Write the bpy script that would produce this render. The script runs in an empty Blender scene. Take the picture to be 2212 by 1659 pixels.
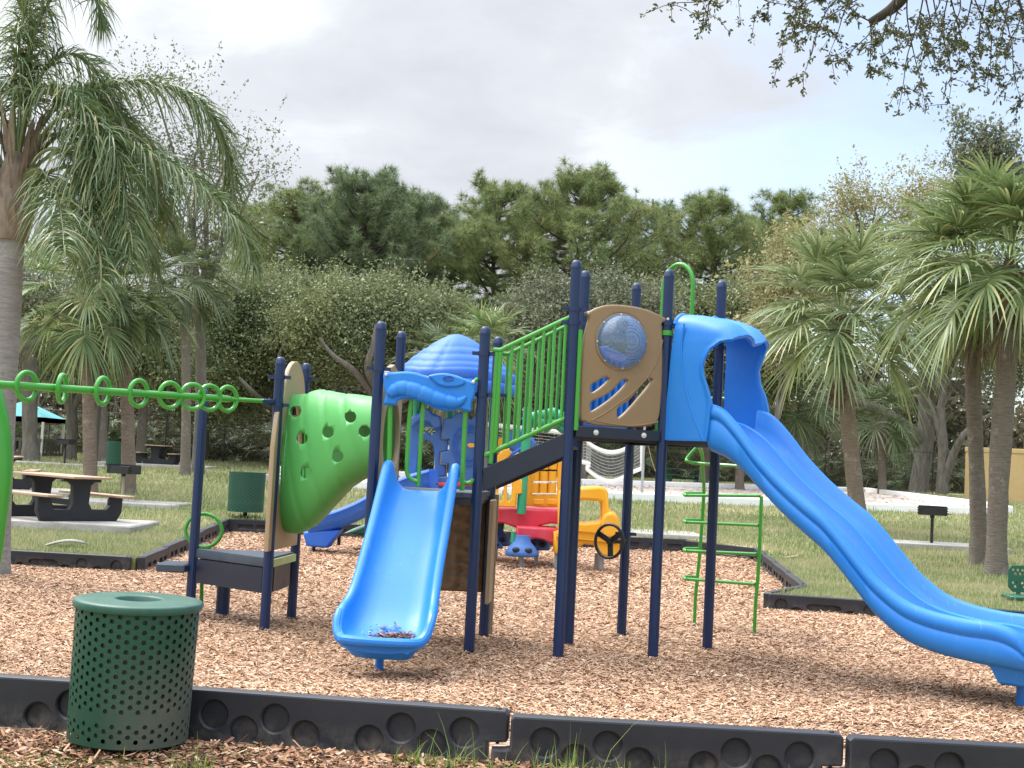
import bpy, math, random
import numpy as np
from mathutils import Vector, Matrix
from mathutils.geometry import tessellate_polygon, delaunay_2d_cdt
random.seed(7)
RNG = np.random.default_rng(11)
PI = math.pi
SC = bpy.context.scene
COL = SC.collection
# ------------------------------------------------------------------ survey of the place
# The photograph was surveyed at 2212 x 1659; the functions below turn a sighted
# direction into a point on the ground or on an upright plane of the place.
FPX, HOR, ROLL, EYE = 2850.0, 1000.0, 0.050, 1.66
PITCH = math.atan((HOR - 829.5) / FPX)
FW = Vector((0, math.cos(PITCH), math.sin(PITCH)))
_u0 = Vector((0, -math.sin(PITCH), math.cos(PITCH)))
_r0 = Vector((1, 0, 0))
CR = (_r0 * math.cos(ROLL) + _u0 * math.sin(ROLL)).normalized()
CU = (_u0 * math.cos(ROLL) - _r0 * math.sin(ROLL)).normalized()
CAM = Vector((0, 0, EYE))

def ray(u, v):
    return FW + CR * ((u - 1106.0) / FPX) + CU * (-(v - 829.5) / FPX)

def G(u, v, z=0.0):
    d = ray(u, v)
    t = (z - EYE) / d.z
    return CAM + d * t

def PY(u, v, y):
    d = ray(u, v)
    return CAM + d * (y / d.y)

def ONP(u, v, p0, n):
    d = ray(u, v)
    t = (Vector(p0) - CAM).dot(n) / d.dot(n)
    return CAM + d * t

def ZD(pts, s, ox, oy):
    return [((ox + x / s) / 1.35624, (oy + y / s) / 1.35624) for x, y in pts]

def lawn_z(x, y):
    k = min(1.0, max(0.0, (y - 8.0) / 6.0))
    return 0.17 * k + 0.020 * max(0.0, min(y, 90.0) - 22.0)

def GL(u, v):
    "sighted point on the lawn"
    lo, hi = 4.0, 95.0
    for i in range(40):
        m = (lo + hi) / 2; p = PY(u, v, m)
        if p.z > lawn_z(p.x, p.y): lo = m
        else: hi = m
    return p

# ------------------------------------------------------------------ mesh building
LOCS = {}

class MB:
    def __init__(s):
        s.v = []; s.f = []
    def add(s, vs, fs):
        o = len(s.v)
        s.v.extend([tuple(p) for p in vs])
        s.f.extend([tuple(i + o for i in f) for f in fs])
        return s
    def box(s, c, ax, ay, az):
        "c centre, ax ay az half-axis vectors"
        c = Vector(c); ax = Vector(ax); ay = Vector(ay); az = Vector(az)
        vs = [c + ax * i + ay * j + az * k for k in (-1, 1) for j in (-1, 1) for i in (-1, 1)]
        fs = [(0, 2, 3, 1), (4, 5, 7, 6), (0, 1, 5, 4), (2, 6, 7, 3), (0, 4, 6, 2), (1, 3, 7, 5)]
        if ax.cross(ay).dot(az) < 0:
            fs = [f[::-1] for f in fs]
        return s.add(vs, fs)
    def bbox(s, c, ax, ay, az, b=0.01):
        "box with chamfered edges: rings along az"
        c = Vector(c); ax = Vector(ax); ay = Vector(ay); az = Vector(az)
        if ax.cross(ay).dot(az) < 0:
            ay = -ay
        lx, ly, lz = ax.length, ay.length, az.length
        b = min(b, lx * .45, ly * .45, lz * .45)
        ux, uy, uz = ax / lx, ay / ly, az / lz
        def ring(ins, z):
            q = []
            x0, y0 = lx - ins, ly - ins
            k = b * .7
            for sx, sy, first in ((-1, -1, 0), (1, -1, 1), (1, 1, 0), (-1, 1, 1)):
                a = Vector((sx * (x0 - k), sy * y0)); d = Vector((sx * x0, sy * (y0 - k)))
                pr = (d, a) if not first else (a, d)
                for p in pr:
                    q.append(c + ux * p.x + uy * p.y + uz * z)
            return q
        s.loft([ring(b, -lz), ring(0, -lz + b), ring(0, lz - b), ring(b, lz)], caps=True)
        return s
    def loft(s, rings, closed=True, caps=False, capa=None, capb=None):
        n = len(rings[0]); o = len(s.v)
        for r in rings:
            s.v.extend([tuple(p) for p in r])
        m = n if closed else n - 1
        for i in range(len(rings) - 1):
            for j in range(m):
                k = (j + 1) % n
                s.f.append((o + i * n + j, o + i * n + k, o + (i + 1) * n + k, o + (i + 1) * n + j))
        if caps or capa:
            s.f.append(tuple(o + j for j in range(n))[::-1])
        if caps or capb:
            q = o + (len(rings) - 1) * n
            s.f.append(tuple(q + j for j in range(n)))
        return s
    def tube(s, path, r, seg=10, closed=False, caps=True):
        P = [Vector(p) for p in path]
        n = len(P)
        R = r if hasattr(r, '__len__') else [r] * n
        T = []
        for i in range(n):
            if closed:
                t = P[(i + 1) % n] - P[i - 1]
            else:
                t = P[min(i + 1, n - 1)] - P[max(i - 1, 0)]
            T.append(t.normalized())
        a = Vector((0, 0, 1)) if abs(T[0].z) < .9 else Vector((1, 0, 0))
        N = (a - T[0] * a.dot(T[0])).normalized()
        rings = []
        for i in range(n):
            N = (N - T[i] * N.dot(T[i])).normalized()
            B = T[i].cross(N)
            rings.append([P[i] + (N * math.cos(2 * PI * j / seg) + B * math.sin(2 * PI * j / seg)) * R[i] for j in range(seg)])
        if closed:
            # align the last ring with the first
            rings.append(rings[0])
            return s.loft(rings)
        return s.loft(rings, caps=caps)
    def lathe(s, prof, c=(0, 0, 0), seg=32, capa=False, capb=False, flute=0.0, nf=12):
        c = Vector(c); rings = []
        for r, z in prof:
            rings.append([c + Vector((r * math.cos(2 * PI * j / seg), r * math.sin(2 * PI * j / seg), z)) * 1.0 if not flute else
                          c + Vector((r * (1 + flute * (1 if (j // 2) % 2 else -1)) * math.cos(2 * PI * j / seg), r * (1 + flute * (1 if (j // 2) % 2 else -1)) * math.sin(2 * PI * j / seg), z))
                          for j in range(seg)])
        return s.loft(rings, capa=capa, capb=capb)
    def torus(s, c, n, R, r, seg=28, rs=8, sx=1.0):
        c = Vector(c); n = Vector(n).normalized()
        a = Vector((0, 0, 1)) if abs(n.z) < .9 else Vector((1, 0, 0))
        e1 = (a - n * a.dot(n)).normalized(); e2 = n.cross(e1)
        rings = []
        for i in range(seg):
            t = 2 * PI * i / seg
            d = e1 * math.cos(t) + e2 * math.sin(t)
            rings.append([c + d * (R + r * math.cos(2 * PI * j / rs)) + n * (r * math.sin(2 * PI * j / rs)) for j in range(rs)])
        rings.append(rings[0])
        return s.loft(rings)
    def ball(s, c, rx, ry, rz, seg=12, rows=8):
        rings = []
        c = Vector(c)
        for i in range(rows + 1):
            t = -PI / 2 + PI * i / rows
            k = max(math.cos(t), 0.02)
            rings.append([c + Vector((rx * k * math.cos(2 * PI * j / seg), ry * k * math.sin(2 * PI * j / seg), rz * math.sin(t))) for j in range(seg)])
        return s.loft(rings, caps=True)
    def plate(s, outline, n, thick, holes=(), bevel=0.012, hb=None, floor=None):
        """flat panel: outline and holes are 3-D points on one plane, n faces the viewer side; extruded backwards by thick.
        floor: holes become recesses of that depth"""
        n = Vector(n).normalized()
        p0 = Vector(outline[0])
        up = Vector((0, 0, 1)) if abs(n.z) < .9 else Vector((0, 1, 0))
        e2 = (up - n * up.dot(n)).normalized(); e1 = e2.cross(n)
        def to2(P): return [Vector(((Vector(p) - p0).dot(e1), (Vector(p) - p0).dot(e2))) for p in P]
        def area(q): return sum(q[i - 1].x * q[i].y - q[i].x * q[i - 1].y for i in range(len(q))) / 2
        out = to2(outline)
        if area(out) < 0: out = out[::-1]
        hs = []
        for h in holes:
            q = to2(h)
            if area(q) > 0: q = q[::-1]
            hs.append(q)
        def off(q, d):
            r = []
            m = len(q)
            for i in range(m):
                a = (q[i] - q[i - 1]); b = (q[(i + 1) % m] - q[i])
                if a.length < 1e-7: a = b
                if b.length < 1e-7: b = a
                a = a.normalized(); b = b.normalized()
                na = Vector((-a.y, a.x)); nb = Vector((-b.y, b.x))
                nn = na + nb
                if nn.length < 1e-4: nn = na
                nn.normalize()
                k = max(.5, nn.dot(na))
                r.append(q[i] + nn * (d / k))
            return r
        W = lambda q, z: [p0 + e1 * p.x + e2 * p.y - n * z for p in q]
        if hb is None: hb = bevel
        loops = [off(out, bevel)] + [off(h, hb) for h in hs]
        tris = tessellate_polygon([[Vector((p.x, p.y, 0)) for p in L] for L in loops])
        flat = [p for L in loops for p in L]
        def orient(t):
            a, b, c = (flat[i] for i in t)
            return t if (b - a).cross(c - a) > 0 else (t[0], t[2], t[1])
        tris = [orient(t) for t in tris]
        s.add(W(flat, 0), tris)
        hasback = floor is None
        if hasback:
            s.add(W(flat, thick), [t[::-1] for t in tris])
        def walls(q, b, last):
            rings = [W(off(q, b), 0), W(off(q, b * .3), b * .3), W(q, b), W(q, max(b, last - b)), W(off(q, b * .3), last - b * .3), W(off(q, b), last)]
            s.loft([r[::-1] for r in rings])
        if hasback:
            walls(out, bevel, thick)
            for h in hs: walls(h, hb, thick)
        else:
            rings = [W(off(out, bevel), 0), W(off(out, bevel * .3), bevel * .3), W(out, bevel), W(out, thick)]
            s.loft([r[::-1] for r in rings])
            s.add(W(out, thick), [tuple(range(len(out)))[::-1]])
            for h in hs:
                rings = [W(off(h, hb), 0), W(h, hb), W(h, floor)]
                s.loft([r[::-1] for r in rings])
                s.add(W(h, floor), [tuple(range(len(h)))[::-1]])
        return s
    def build(s, name, mat, parent=None, loc=None, smooth=True, angle=35, **props):
        me = bpy.data.meshes.new(name)
        if parent is not None:
            base = LOCS.get(parent.name, Vector((0, 0, 0)))
        else:
            base = Vector(loc) if loc is not None else Vector((0, 0, 0))
        V = np.array(s.v, dtype=np.float64) - np.array(base)
        me.from_pydata(V.tolist(), [], s.f)
        me.validate(verbose=False)
        if smooth:
            me.polygons.foreach_set('use_smooth', [True] * len(me.polygons))
            me.set_sharp_from_angle(angle=math.radians(angle))
        me.materials.append(mat)
        o = bpy.data.objects.new(name, me)
        COL.objects.link(o)
        if parent is not None:
            o.parent = parent
            LOCS[o.name] = base
        else:
            o.location = base
            LOCS[o.name] = base
        for k, v in props.items(): o[k] = v
        return o

def tag(o, label=None, cat=None, group=None, kind=None):
    if label: o['label'] = label
    if cat: o['category'] = cat
    if group: o['group'] = group
    if kind: o['kind'] = kind
    return o

def empty(name, loc, label, cat, group=None):
    o = bpy.data.objects.new(name, None); COL.objects.link(o)
    o.location = loc; o.empty_display_size = .2
    LOCS[o.name] = Vector(loc)
    return tag(o, label, cat, group)

def copy_thing(root, loc, label, rotz=None, scale=None):
    c = root.copy(); COL.objects.link(c); c.location = loc
    LOCS[c.name] = Vector(loc)
    if rotz is not None: c.rotation_euler = (0, 0, rotz)
    if scale is not None: c.scale = scale if hasattr(scale, '__len__') else (scale,) * 3
    c['label'] = label
    for ch in list(root.children):
        d = ch.copy(); COL.objects.link(d); d.parent = c
        for g in list(ch.children):
            e = g.copy(); COL.objects.link(e); e.parent = d
    return c

def soup(name, V, n, mat, parent=None, loc=None, smooth=False, **props):
    "many small separate faces: V (k*n,3), n corners each"
    base = LOCS.get(parent.name, Vector((0, 0, 0))) if parent is not None else (Vector(loc) if loc is not None else Vector((0, 0, 0)))
    V = np.asarray(V, dtype=np.float32).reshape(-1, 3) - np.array(base, dtype=np.float32)
    nv = len(V); nf = nv // n
    me = bpy.data.meshes.new(name)
    me.vertices.add(nv); me.vertices.foreach_set('co', V.ravel())
    me.loops.add(nv); me.loops.foreach_set('vertex_index', np.arange(nv, dtype=np.int32))
    me.polygons.add(nf); me.polygons.foreach_set('loop_start', np.arange(0, nv, n, dtype=np.int32))
    me.update(calc_edges=True)
    me.materials.append(mat)
    o = bpy.data.objects.new(name, me); COL.objects.link(o)
    if parent is not None: o.parent = parent
    else: o.location = base
    LOCS[o.name] = base
    for k, v in props.items(): o[k] = v
    return o

def strips(name, S, mat, parent=None, loc=None, **props):
    "S: array (k, m, 2, 3) ribbons of m cross edges -> one mesh"
    S = np.asarray(S, dtype=np.float32)
    k, m = S.shape[:2]
    base = LOCS.get(parent.name, Vector((0, 0, 0))) if parent is not None else (Vector(loc) if loc is not None else Vector((0, 0, 0)))
    V = S.reshape(-1, 3) - np.array(base, dtype=np.float32)
    i0 = (np.arange(k)[:, None] * (2 * m) + np.arange(m - 1)[None, :] * 2)
    F = np.stack([i0, i0 + 1, i0 + 3, i0 + 2], -1).reshape(-1).astype(np.int32)
    me = bpy.data.meshes.new(name)
    me.vertices.add(len(V)); me.vertices.foreach_set('co', V.ravel())
    nf = len(F) // 4
    me.loops.add(len(F)); me.loops.foreach_set('vertex_index', F)
    me.polygons.add(nf); me.polygons.foreach_set('loop_start', np.arange(0, nf * 4, 4, dtype=np.int32))
    me.polygons.foreach_set('use_smooth', np.ones(nf, dtype=bool))
    me.update(calc_edges=True)
    me.materials.append(mat)
    o = bpy.data.objects.new(name, me); COL.objects.link(o)
    if parent is not None: o.parent = parent
    else: o.location = base
    LOCS[o.name] = base
    for kk, v in props.items(): o[kk] = v
    return o

def cr(pts, n=8, closed=False):
    "Catmull-Rom through 2-D or 3-D points"
    P = [Vector(p) for p in pts]; m = len(P); out = []
    rng = range(m) if closed else range(m - 1)
    for i in rng:
        if closed:
            a, b, c, d = P[i - 1], P[i], P[(i + 1) % m], P[(i + 2) % m]
        else:
            a, b, c, d = P[max(i - 1, 0)], P[i], P[i + 1], P[min(i + 2, m - 1)]
        for j in range(n):
            t = j / n
            out.append(.5 * ((2 * b) + (c - a) * t + (2 * a - 5 * b + 4 * c - d) * t * t + (3 * b - a - 3 * c + d) * t ** 3))
    if not closed: out.append(P[-1])
    return out

def circ(c, n, r, k=20, rx=None):
    c = Vector(c); n = Vector(n).normalized()
    a = Vector((0, 0, 1)) if abs(n.z) < .9 else Vector((0, 1, 0))
    e2 = (a - n * a.dot(n)).normalized(); e1 = e2.cross(n)
    return [c + e1 * ((rx or r) * math.cos(2 * PI * i / k)) + e2 * (r * math.sin(2 * PI * i / k)) for i in range(k)]

def realise(o):
    "apply the modifiers of an object"
    bpy.context.view_layer.update()
    dg = bpy.context.evaluated_depsgraph_get()
    me = bpy.data.meshes.new_from_object(o.evaluated_get(dg))
    o.modifiers.clear(); o.data = me

def cut(o, cutters):
    mb = MB()
    for path, r in cutters: mb.tube(path, r, 20)
    c = mb.build('cutter', o.data.materials[0], loc=(0, 0, 0))
    c.location = (0, 0, 0)
    md = o.modifiers.new('b', 'BOOLEAN'); md.object = c; md.solver = 'EXACT'; md.operation = 'DIFFERENCE'
    realise(o)
    bpy.data.objects.remove(c)

# ------------------------------------------------------------------ materials
def srgb(r, g, b):
    f = lambda c: (c / 255 / 12.92) if c / 255 <= .04045 else ((c / 255 + .055) / 1.055) ** 2.4
    return (f(r), f(g), f(b), 1)

class NT:
    def __init__(s, name):
        s.m = bpy.data.materials.new(name); s.m.use_nodes = True
        s.t = s.m.node_tree; s.n = s.t.nodes; s.l = s.t.links
        s.n.clear()
        s.out = s.n.new('ShaderNodeOutputMaterial')
    def new(s, ty, **kw):
        x = s.n.new(ty)
        for k, v in kw.items():
            if k.startswith('i_'):
                key = k[2:].replace('_', ' ')
                x.inputs[key].default_value = v
            else: setattr(x, k, v)
        return x
    def link(s, a, b): s.l.new(a, b)
    def noise(s, scale, detail=4, rough=.55, vec=None, dist=0.0):
        x = s.new('ShaderNodeTexNoise'); x.inputs['Scale'].default_value = scale
        x.inputs['Detail'].default_value = detail; x.inputs['Roughness'].default_value = rough
        x.inputs['Distortion'].default_value = dist
        if vec is not None: s.link(vec, x.inputs['Vector'])
        return x
    def ramp(s, fac, stops, interp='LINEAR'):
        x = s.new('ShaderNodeValToRGB'); r = x.color_ramp; r.interpolation = interp
        while len(r.elements) < len(stops): r.elements.new(.5)
        for e, (p, c) in zip(r.elements, stops):
            e.position = p; e.color = c if hasattr(c, '__len__') else (c, c, c, 1)
        s.link(fac, x.inputs['Fac']); return x
    def mix(s, fac, a, b, mode='MIX'):
        x = s.new('ShaderNodeMix', data_type='RGBA', blend_type=mode)
        for sock, val in ((x.inputs[0], fac), (x.inputs[6], a), (x.inputs[7], b)):
            if hasattr(val, 'links'): s.link(val, sock)
            elif hasattr(val, '__len__'): sock.default_value = val
            else: sock.default_value = val
        return x.outputs[2]
    def math(s, op, a, b=0.0):
        x = s.new('ShaderNodeMath', operation=op)
        for sock, val in zip(x.inputs, (a, b)):
            if hasattr(val, 'links'): s.link(val, sock)
            else: sock.default_value = val
        return x.outputs[0]
    def coord(s, which='Object'):
        return s.new('ShaderNodeTexCoord').outputs[which]
    def bsdf(s, color, rough=.5, bump=None, bstr=.2, bdist=.01, spec=.5, coat=0.0, metal=0.0, trans=None):
        p = s.new('ShaderNodeBsdfPrincipled')
        for k, v in (('Base Color', color), ('Roughness', rough)):
            if hasattr(v, 'links'): s.link(v, p.inputs[k])
            else: p.inputs[k].default_value = v
        p.inputs['Specular IOR Level'].default_value = spec
        p.inputs['Coat Weight'].default_value = coat
        p.inputs['Coat Roughness'].default_value = .15
        p.inputs['Metallic'].default_value = metal
        if bump is not None:
            b = s.new('ShaderNodeBump'); b.inputs['Strength'].default_value = bstr; b.inputs['Distance'].default_value = bdist
            s.link(bump, b.inputs['Height']); s.link(b.outputs[0], p.inputs['Normal'])
        s.link(p.outputs[0], s.out.inputs[0])
        s.p = p
        return s.m

def plastic(name, col, rough=.38, dirt=.25, dirtcol=None, coat=0.0, bump=.04, scale=3.0, scuff=0.0):
    t = NT(name); v = t.coord()
    a = t.noise(scale, 6, .6, v); f = t.ramp(a.outputs[0], [(.45, 0.0), (.75, 1.0)])
    dc = dirtcol or tuple(c * .55 + .05 for c in col[:3]) + (1,)
    fac = t.math('MULTIPLY', f.outputs[0], dirt)
    c = t.mix(fac, col, dc)
    if scuff:
        mp = t.new('ShaderNodeMapping'); t.link(v, mp.inputs[0]); mp.inputs['Scale'].default_value = (26, 5, 5); mp.inputs['Rotation'].default_value = (.2, .4, .7)
        s1 = t.noise(2.0, 6, .75, mp.outputs[0]); s2 = t.noise(1.3, 3, .6, v)
        k = t.math('MULTIPLY', t.ramp(s1.outputs[0], [(.58, 0.0), (.72, 1.0)]).outputs[0], t.ramp(s2.outputs[0], [(.45, 0.0), (.65, 1.0)]).outputs[0])
        c = t.mix(t.math('MULTIPLY', k, scuff), c, tuple(x * .6 + .30 for x in col[:3]) + (1,))
        s3 = t.noise(7, 5, .7, v); g = t.ramp(s3.outputs[0], [(.60, 0.0), (.78, 1.0)])
        c = t.mix(t.math('MULTIPLY', g.outputs[0], scuff * .6), c, tuple(x * .55 + .03 for x in col[:3]) + (1,))
    b = t.noise(160, 2, .5, v)
    rr = t.ramp(a.outputs[0], [(.3, max(rough - .06, .05)), (.8, min(rough + .16, 1))])
    return t.bsdf(c, rr.outputs[0], b.outputs[0], bump, .004, coat=coat)

def leafmat(name, stops, rough=.5, trans=.25, nscale=.35, nmix=.35, tint=None):
    "leaf colour differs from leaf to leaf (random per island) and from clump to clump"
    t = NT(name)
    g = t.new('ShaderNodeNewGeometry')
    r = t.ramp(g.outputs['Random Per Island'], stops)
    n = t.noise(nscale, 3, .6, t.coord())
    k = t.ramp(n.outputs[0], [(.35, 0.0), (.65, 1.0)])
    c = t.mix(t.math('MULTIPLY', k.outputs[0], nmix), r.outputs[0], tint or tuple(x * 1.5 for x in stops[-1][1][:3]) + (1,))
    p = t.new('ShaderNodeBsdfPrincipled'); t.link(c, p.inputs['Base Color']); p.inputs['Roughness'].default_value = rough
    p.inputs['Specular IOR Level'].default_value = .35
    tr = t.new('ShaderNodeBsdfTranslucent'); t.link(c, tr.inputs['Color'])
    mx = t.new('ShaderNodeMixShader'); mx.inputs[0].default_value = trans
    t.link(p.outputs[0], mx.inputs[1]); t.link(tr.outputs[0], mx.inputs[2]); t.link(mx.outputs[0], t.out.inputs[0])
    return t.m

def bark(name, c1, c2, scale=6, ring=False, bstr=.6):
    t = NT(name); v = t.coord()
    mp = t.new('ShaderNodeMapping'); t.link(v, mp.inputs[0])
    mp.inputs['Scale'].default_value = (1, 1, .25) if not ring else (.7, .7, 5)
    a = t.noise(scale, 8, .7, mp.outputs[0]); b = t.noise(scale * .25, 4, .6, v)
    f = t.ramp(a.outputs[0], [(.3, c1), (.7, c2)])
    c = t.mix(t.math('MULTIPLY', b.outputs[0], .5), f.outputs[0], tuple(x * .55 for x in c1[:3]) + (1,))
    if ring:
        # scars, lichen blotches and dark stains
        l = t.noise(3.3, 6, .7, v); k = t.ramp(l.outputs[0], [(.56, 0.0), (.68, 1.0)])
        c = t.mix(t.math('MULTIPLY', k.outputs[0], .45), c, (.42, .41, .38, 1))
        d = t.noise(11, 5, .7, v); k = t.ramp(d.outputs[0], [(.60, 0.0), (.70, 1.0)])
        c = t.mix(t.math('MULTIPLY', k.outputs[0], .55), c, tuple(x * .35 for x in c1[:3]) + (1,))
    return t.bsdf(c, .9, a.outputs[0], bstr, .03, spec=.2)

M = {}
M['navy'] = plastic('navy_paint', (.004, .020, .078, 1), .36, .3, (.010, .035, .105, 1), bump=.02)
M['navy_dark'] = plastic('dark_navy_steel', (.008, .014, .032, 1), .42, .35, (.022, .03, .045, 1))
M['deck'] = plastic('slate_deck_coating', (.040, .058, .085, 1), .6, .5, (.10, .115, .13, 1))
M['blue'] = plastic('blue_slide_plastic', (.010, .19, .63, 1), .42, .40, (.035, .26, .68, 1), scale=1.6, scuff=.55)
M['blue2'] = plastic('faded_blue_plastic', (.018, .13, .60, 1), .55, .45, (.10, .22, .58, 1), scale=2)
M['blue3'] = plastic('greyish_blue_plastic', (.045, .15, .42, 1), .45, .5, (.12, .24, .5, 1), scale=2)
M['green'] = plastic('green_rail_paint', (.045, .30, .028, 1), .27, .2, (.08, .35, .06, 1), coat=.12, bump=.01)
M['green_t'] = plastic('green_tunnel_plastic', (.078, .36, .085, 1), .52, .3, (.12, .42, .13, 1), scale=1.6)
M['teal'] = plastic('teal_green_plastic', (.02, .33, .17, 1), .4, .4, (.1, .45, .28, 1))
M['tan'] = plastic('tan_panel_plastic', (.25, .165, .08, 1), .5, .4, (.33, .24, .14, 1))
M['tan2'] = plastic('pale_tan_panel', (.36, .26, .15, 1), .5, .4, (.42, .33, .22, 1))
M['brown'] = plastic('brown_rock_plastic', (.19, .125, .07, 1), .6, .5, (.27, .19, .12, 1))
M['red'] = plastic('faded_red_plastic', (.60, .035, .07, 1), .42, .5, (.66, .12, .15, 1))
M['yellow'] = plastic('yellow_plastic', (.80, .38, .012, 1), .42, .45, (.84, .46, .08, 1))
M['black'] = plastic('black_rubber', (.012, .012, .013, 1), .4, .3)
M['steel'] = plastic('galvanised_steel', (.32, .34, .35, 1), .4, .4)
M['bolt'] = plastic('bolt_steel', (.6, .6, .58, 1), .3, .3)
M['can'] = plastic('green_can_coating', (.010, .075, .045, 1), .5, .3)
M['liner'] = plastic('black_bin_liner', (.008, .008, .009, 1), .55, .2)
M['white'] = plastic('white_paint', (.78, .78, .76, 1), .6, .35, (.6, .58, .53, 1))
M['tabletop'] = plastic('sandy_plank_plastic', (.43, .285, .19, 1), .6, .4, (.42, .3, .2, 1))
M['tableleg'] = plastic('black_recycled_plastic', (.016, .017, .021, 1), .6, .4, (.06, .06, .065, 1))
M['grill'] = plastic('black_grill_steel', (.015, .015, .016, 1), .5, .5, (.05, .045, .04, 1))
M['khaki'] = plastic('khaki_post_paint', (.35, .33, .22, 1), .6, .4)
M['darkgreen'] = plastic('dark_green_coating', (.01, .10, .06, 1), .45, .3)
M['tealcloth'] = plastic('teal_canvas', (.13, .46, .50, 1), .8, .3)
M['tealtrim'] = plastic('dark_teal_canvas', (.02, .16, .16, 1), .8, .3)
M['greywood'] = plastic('weathered_wood', (.10, .09, .08, 1), .8, .5, (.18, .16, .14, 1))

def border_mat():
    t = NT('charcoal_border_plastic'); v = t.coord()
    a = t.noise(2.0, 6, .65, v); sp = t.noise(90, 3, .7, v)
    c = t.ramp(a.outputs[0], [(.3, (.011, .0125, .018, 1)), (.62, (.020, .022, .030, 1)), (.8, (.06, .06, .064, 1))])
    d = t.ramp(sp.outputs[0], [(.66, 0.0), (.76, 1.0)])
    c2 = t.mix(t.math('MULTIPLY', d.outputs[0], .35), c.outputs[0], (.15, .14, .12, 1))
    sx = t.new('ShaderNodeSeparateXYZ'); t.link(v, sx.inputs[0])
    lo = t.math('MAXIMUM', t.math('MULTIPLY', t.math('SUBTRACT', .16, sx.outputs['Z']), 5.0), 0.0)
    lo = t.math('MINIMUM', t.math('MULTIPLY', lo, t.ramp(t.noise(9, 6, .7, v).outputs[0], [(.42, 0.0), (.7, 1.0)]).outputs[0]), .6)
    c2 = t.mix(lo, c2, (.17, .14, .11, 1))
    return t.bsdf(c2, .55, sp.outputs[0], .15, .004)
M['border'] = border_mat()

def can_mat():
    t = NT('green_can_weathered'); v = t.coord()
    a = t.noise(5, 6, .65, v)
    mp = t.new('ShaderNodeMapping'); t.link(v, mp.inputs[0]); mp.inputs['Scale'].default_value = (14, 14, 1.2)
    st = t.noise(2.2, 4, .6, mp.outputs[0])
    sx = t.new('ShaderNodeSeparateXYZ'); t.link(v, sx.inputs[0])
    # dust patch on the right-hand lower side, with runs
    low = t.math('SUBTRACT', .62, sx.outputs['Z']); low = t.math('MULTIPLY', low, 1.5)
    side = t.math('MULTIPLY', t.math('ADD', sx.outputs['X'], .10), 2.2)
    k = t.math('MULTIPLY', t.math('MAXIMUM', low, 0.0), t.math('MAXIMUM', side, 0.0))
    k = t.math('MULTIPLY', k, t.math('ADD', t.math('MULTIPLY', a.outputs[0], 2.2), t.math('MULTIPLY', st.outputs[0], 1.6)))
    k = t.math('MINIMUM', t.math('MULTIPLY', k, 1.0), .78)
    c = t.mix(k, (.004, .055, .030, 1), (.105, .105, .085, 1))
    w = t.ramp(a.outputs[0], [(.5, 0.0), (.7, 1.0)])
    c = t.mix(t.math('MULTIPLY', w.outputs[0], .25), c, (.025, .10, .065, 1))
    b = t.noise(120, 2, .5, v)
    return t.bsdf(c, .5, b.outputs[0], .1, .003)
M['can_w'] = can_mat()
def lid_mat():
    # paler green coating with specks of dirt
    t = NT('green_lid_weathered'); v = t.coord(); a = t.noise(7, 6, .65, v); b = t.noise(60, 3, .6, v)
    c = t.ramp(a.outputs[0], [(.35, (.014, .070, .046, 1)), (.7, (.028, .105, .074, 1))])
    sp = t.ramp(b.outputs[0], [(.68, 0.0), (.75, 1.0)])
    c = t.mix(t.math('MULTIPLY', sp.outputs[0], .5), c.outputs[0], (.2, .26, .2, 1))
    return t.bsdf(c, .5, b.outputs[0], .1, .003)
M['lid'] = lid_mat()

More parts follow.
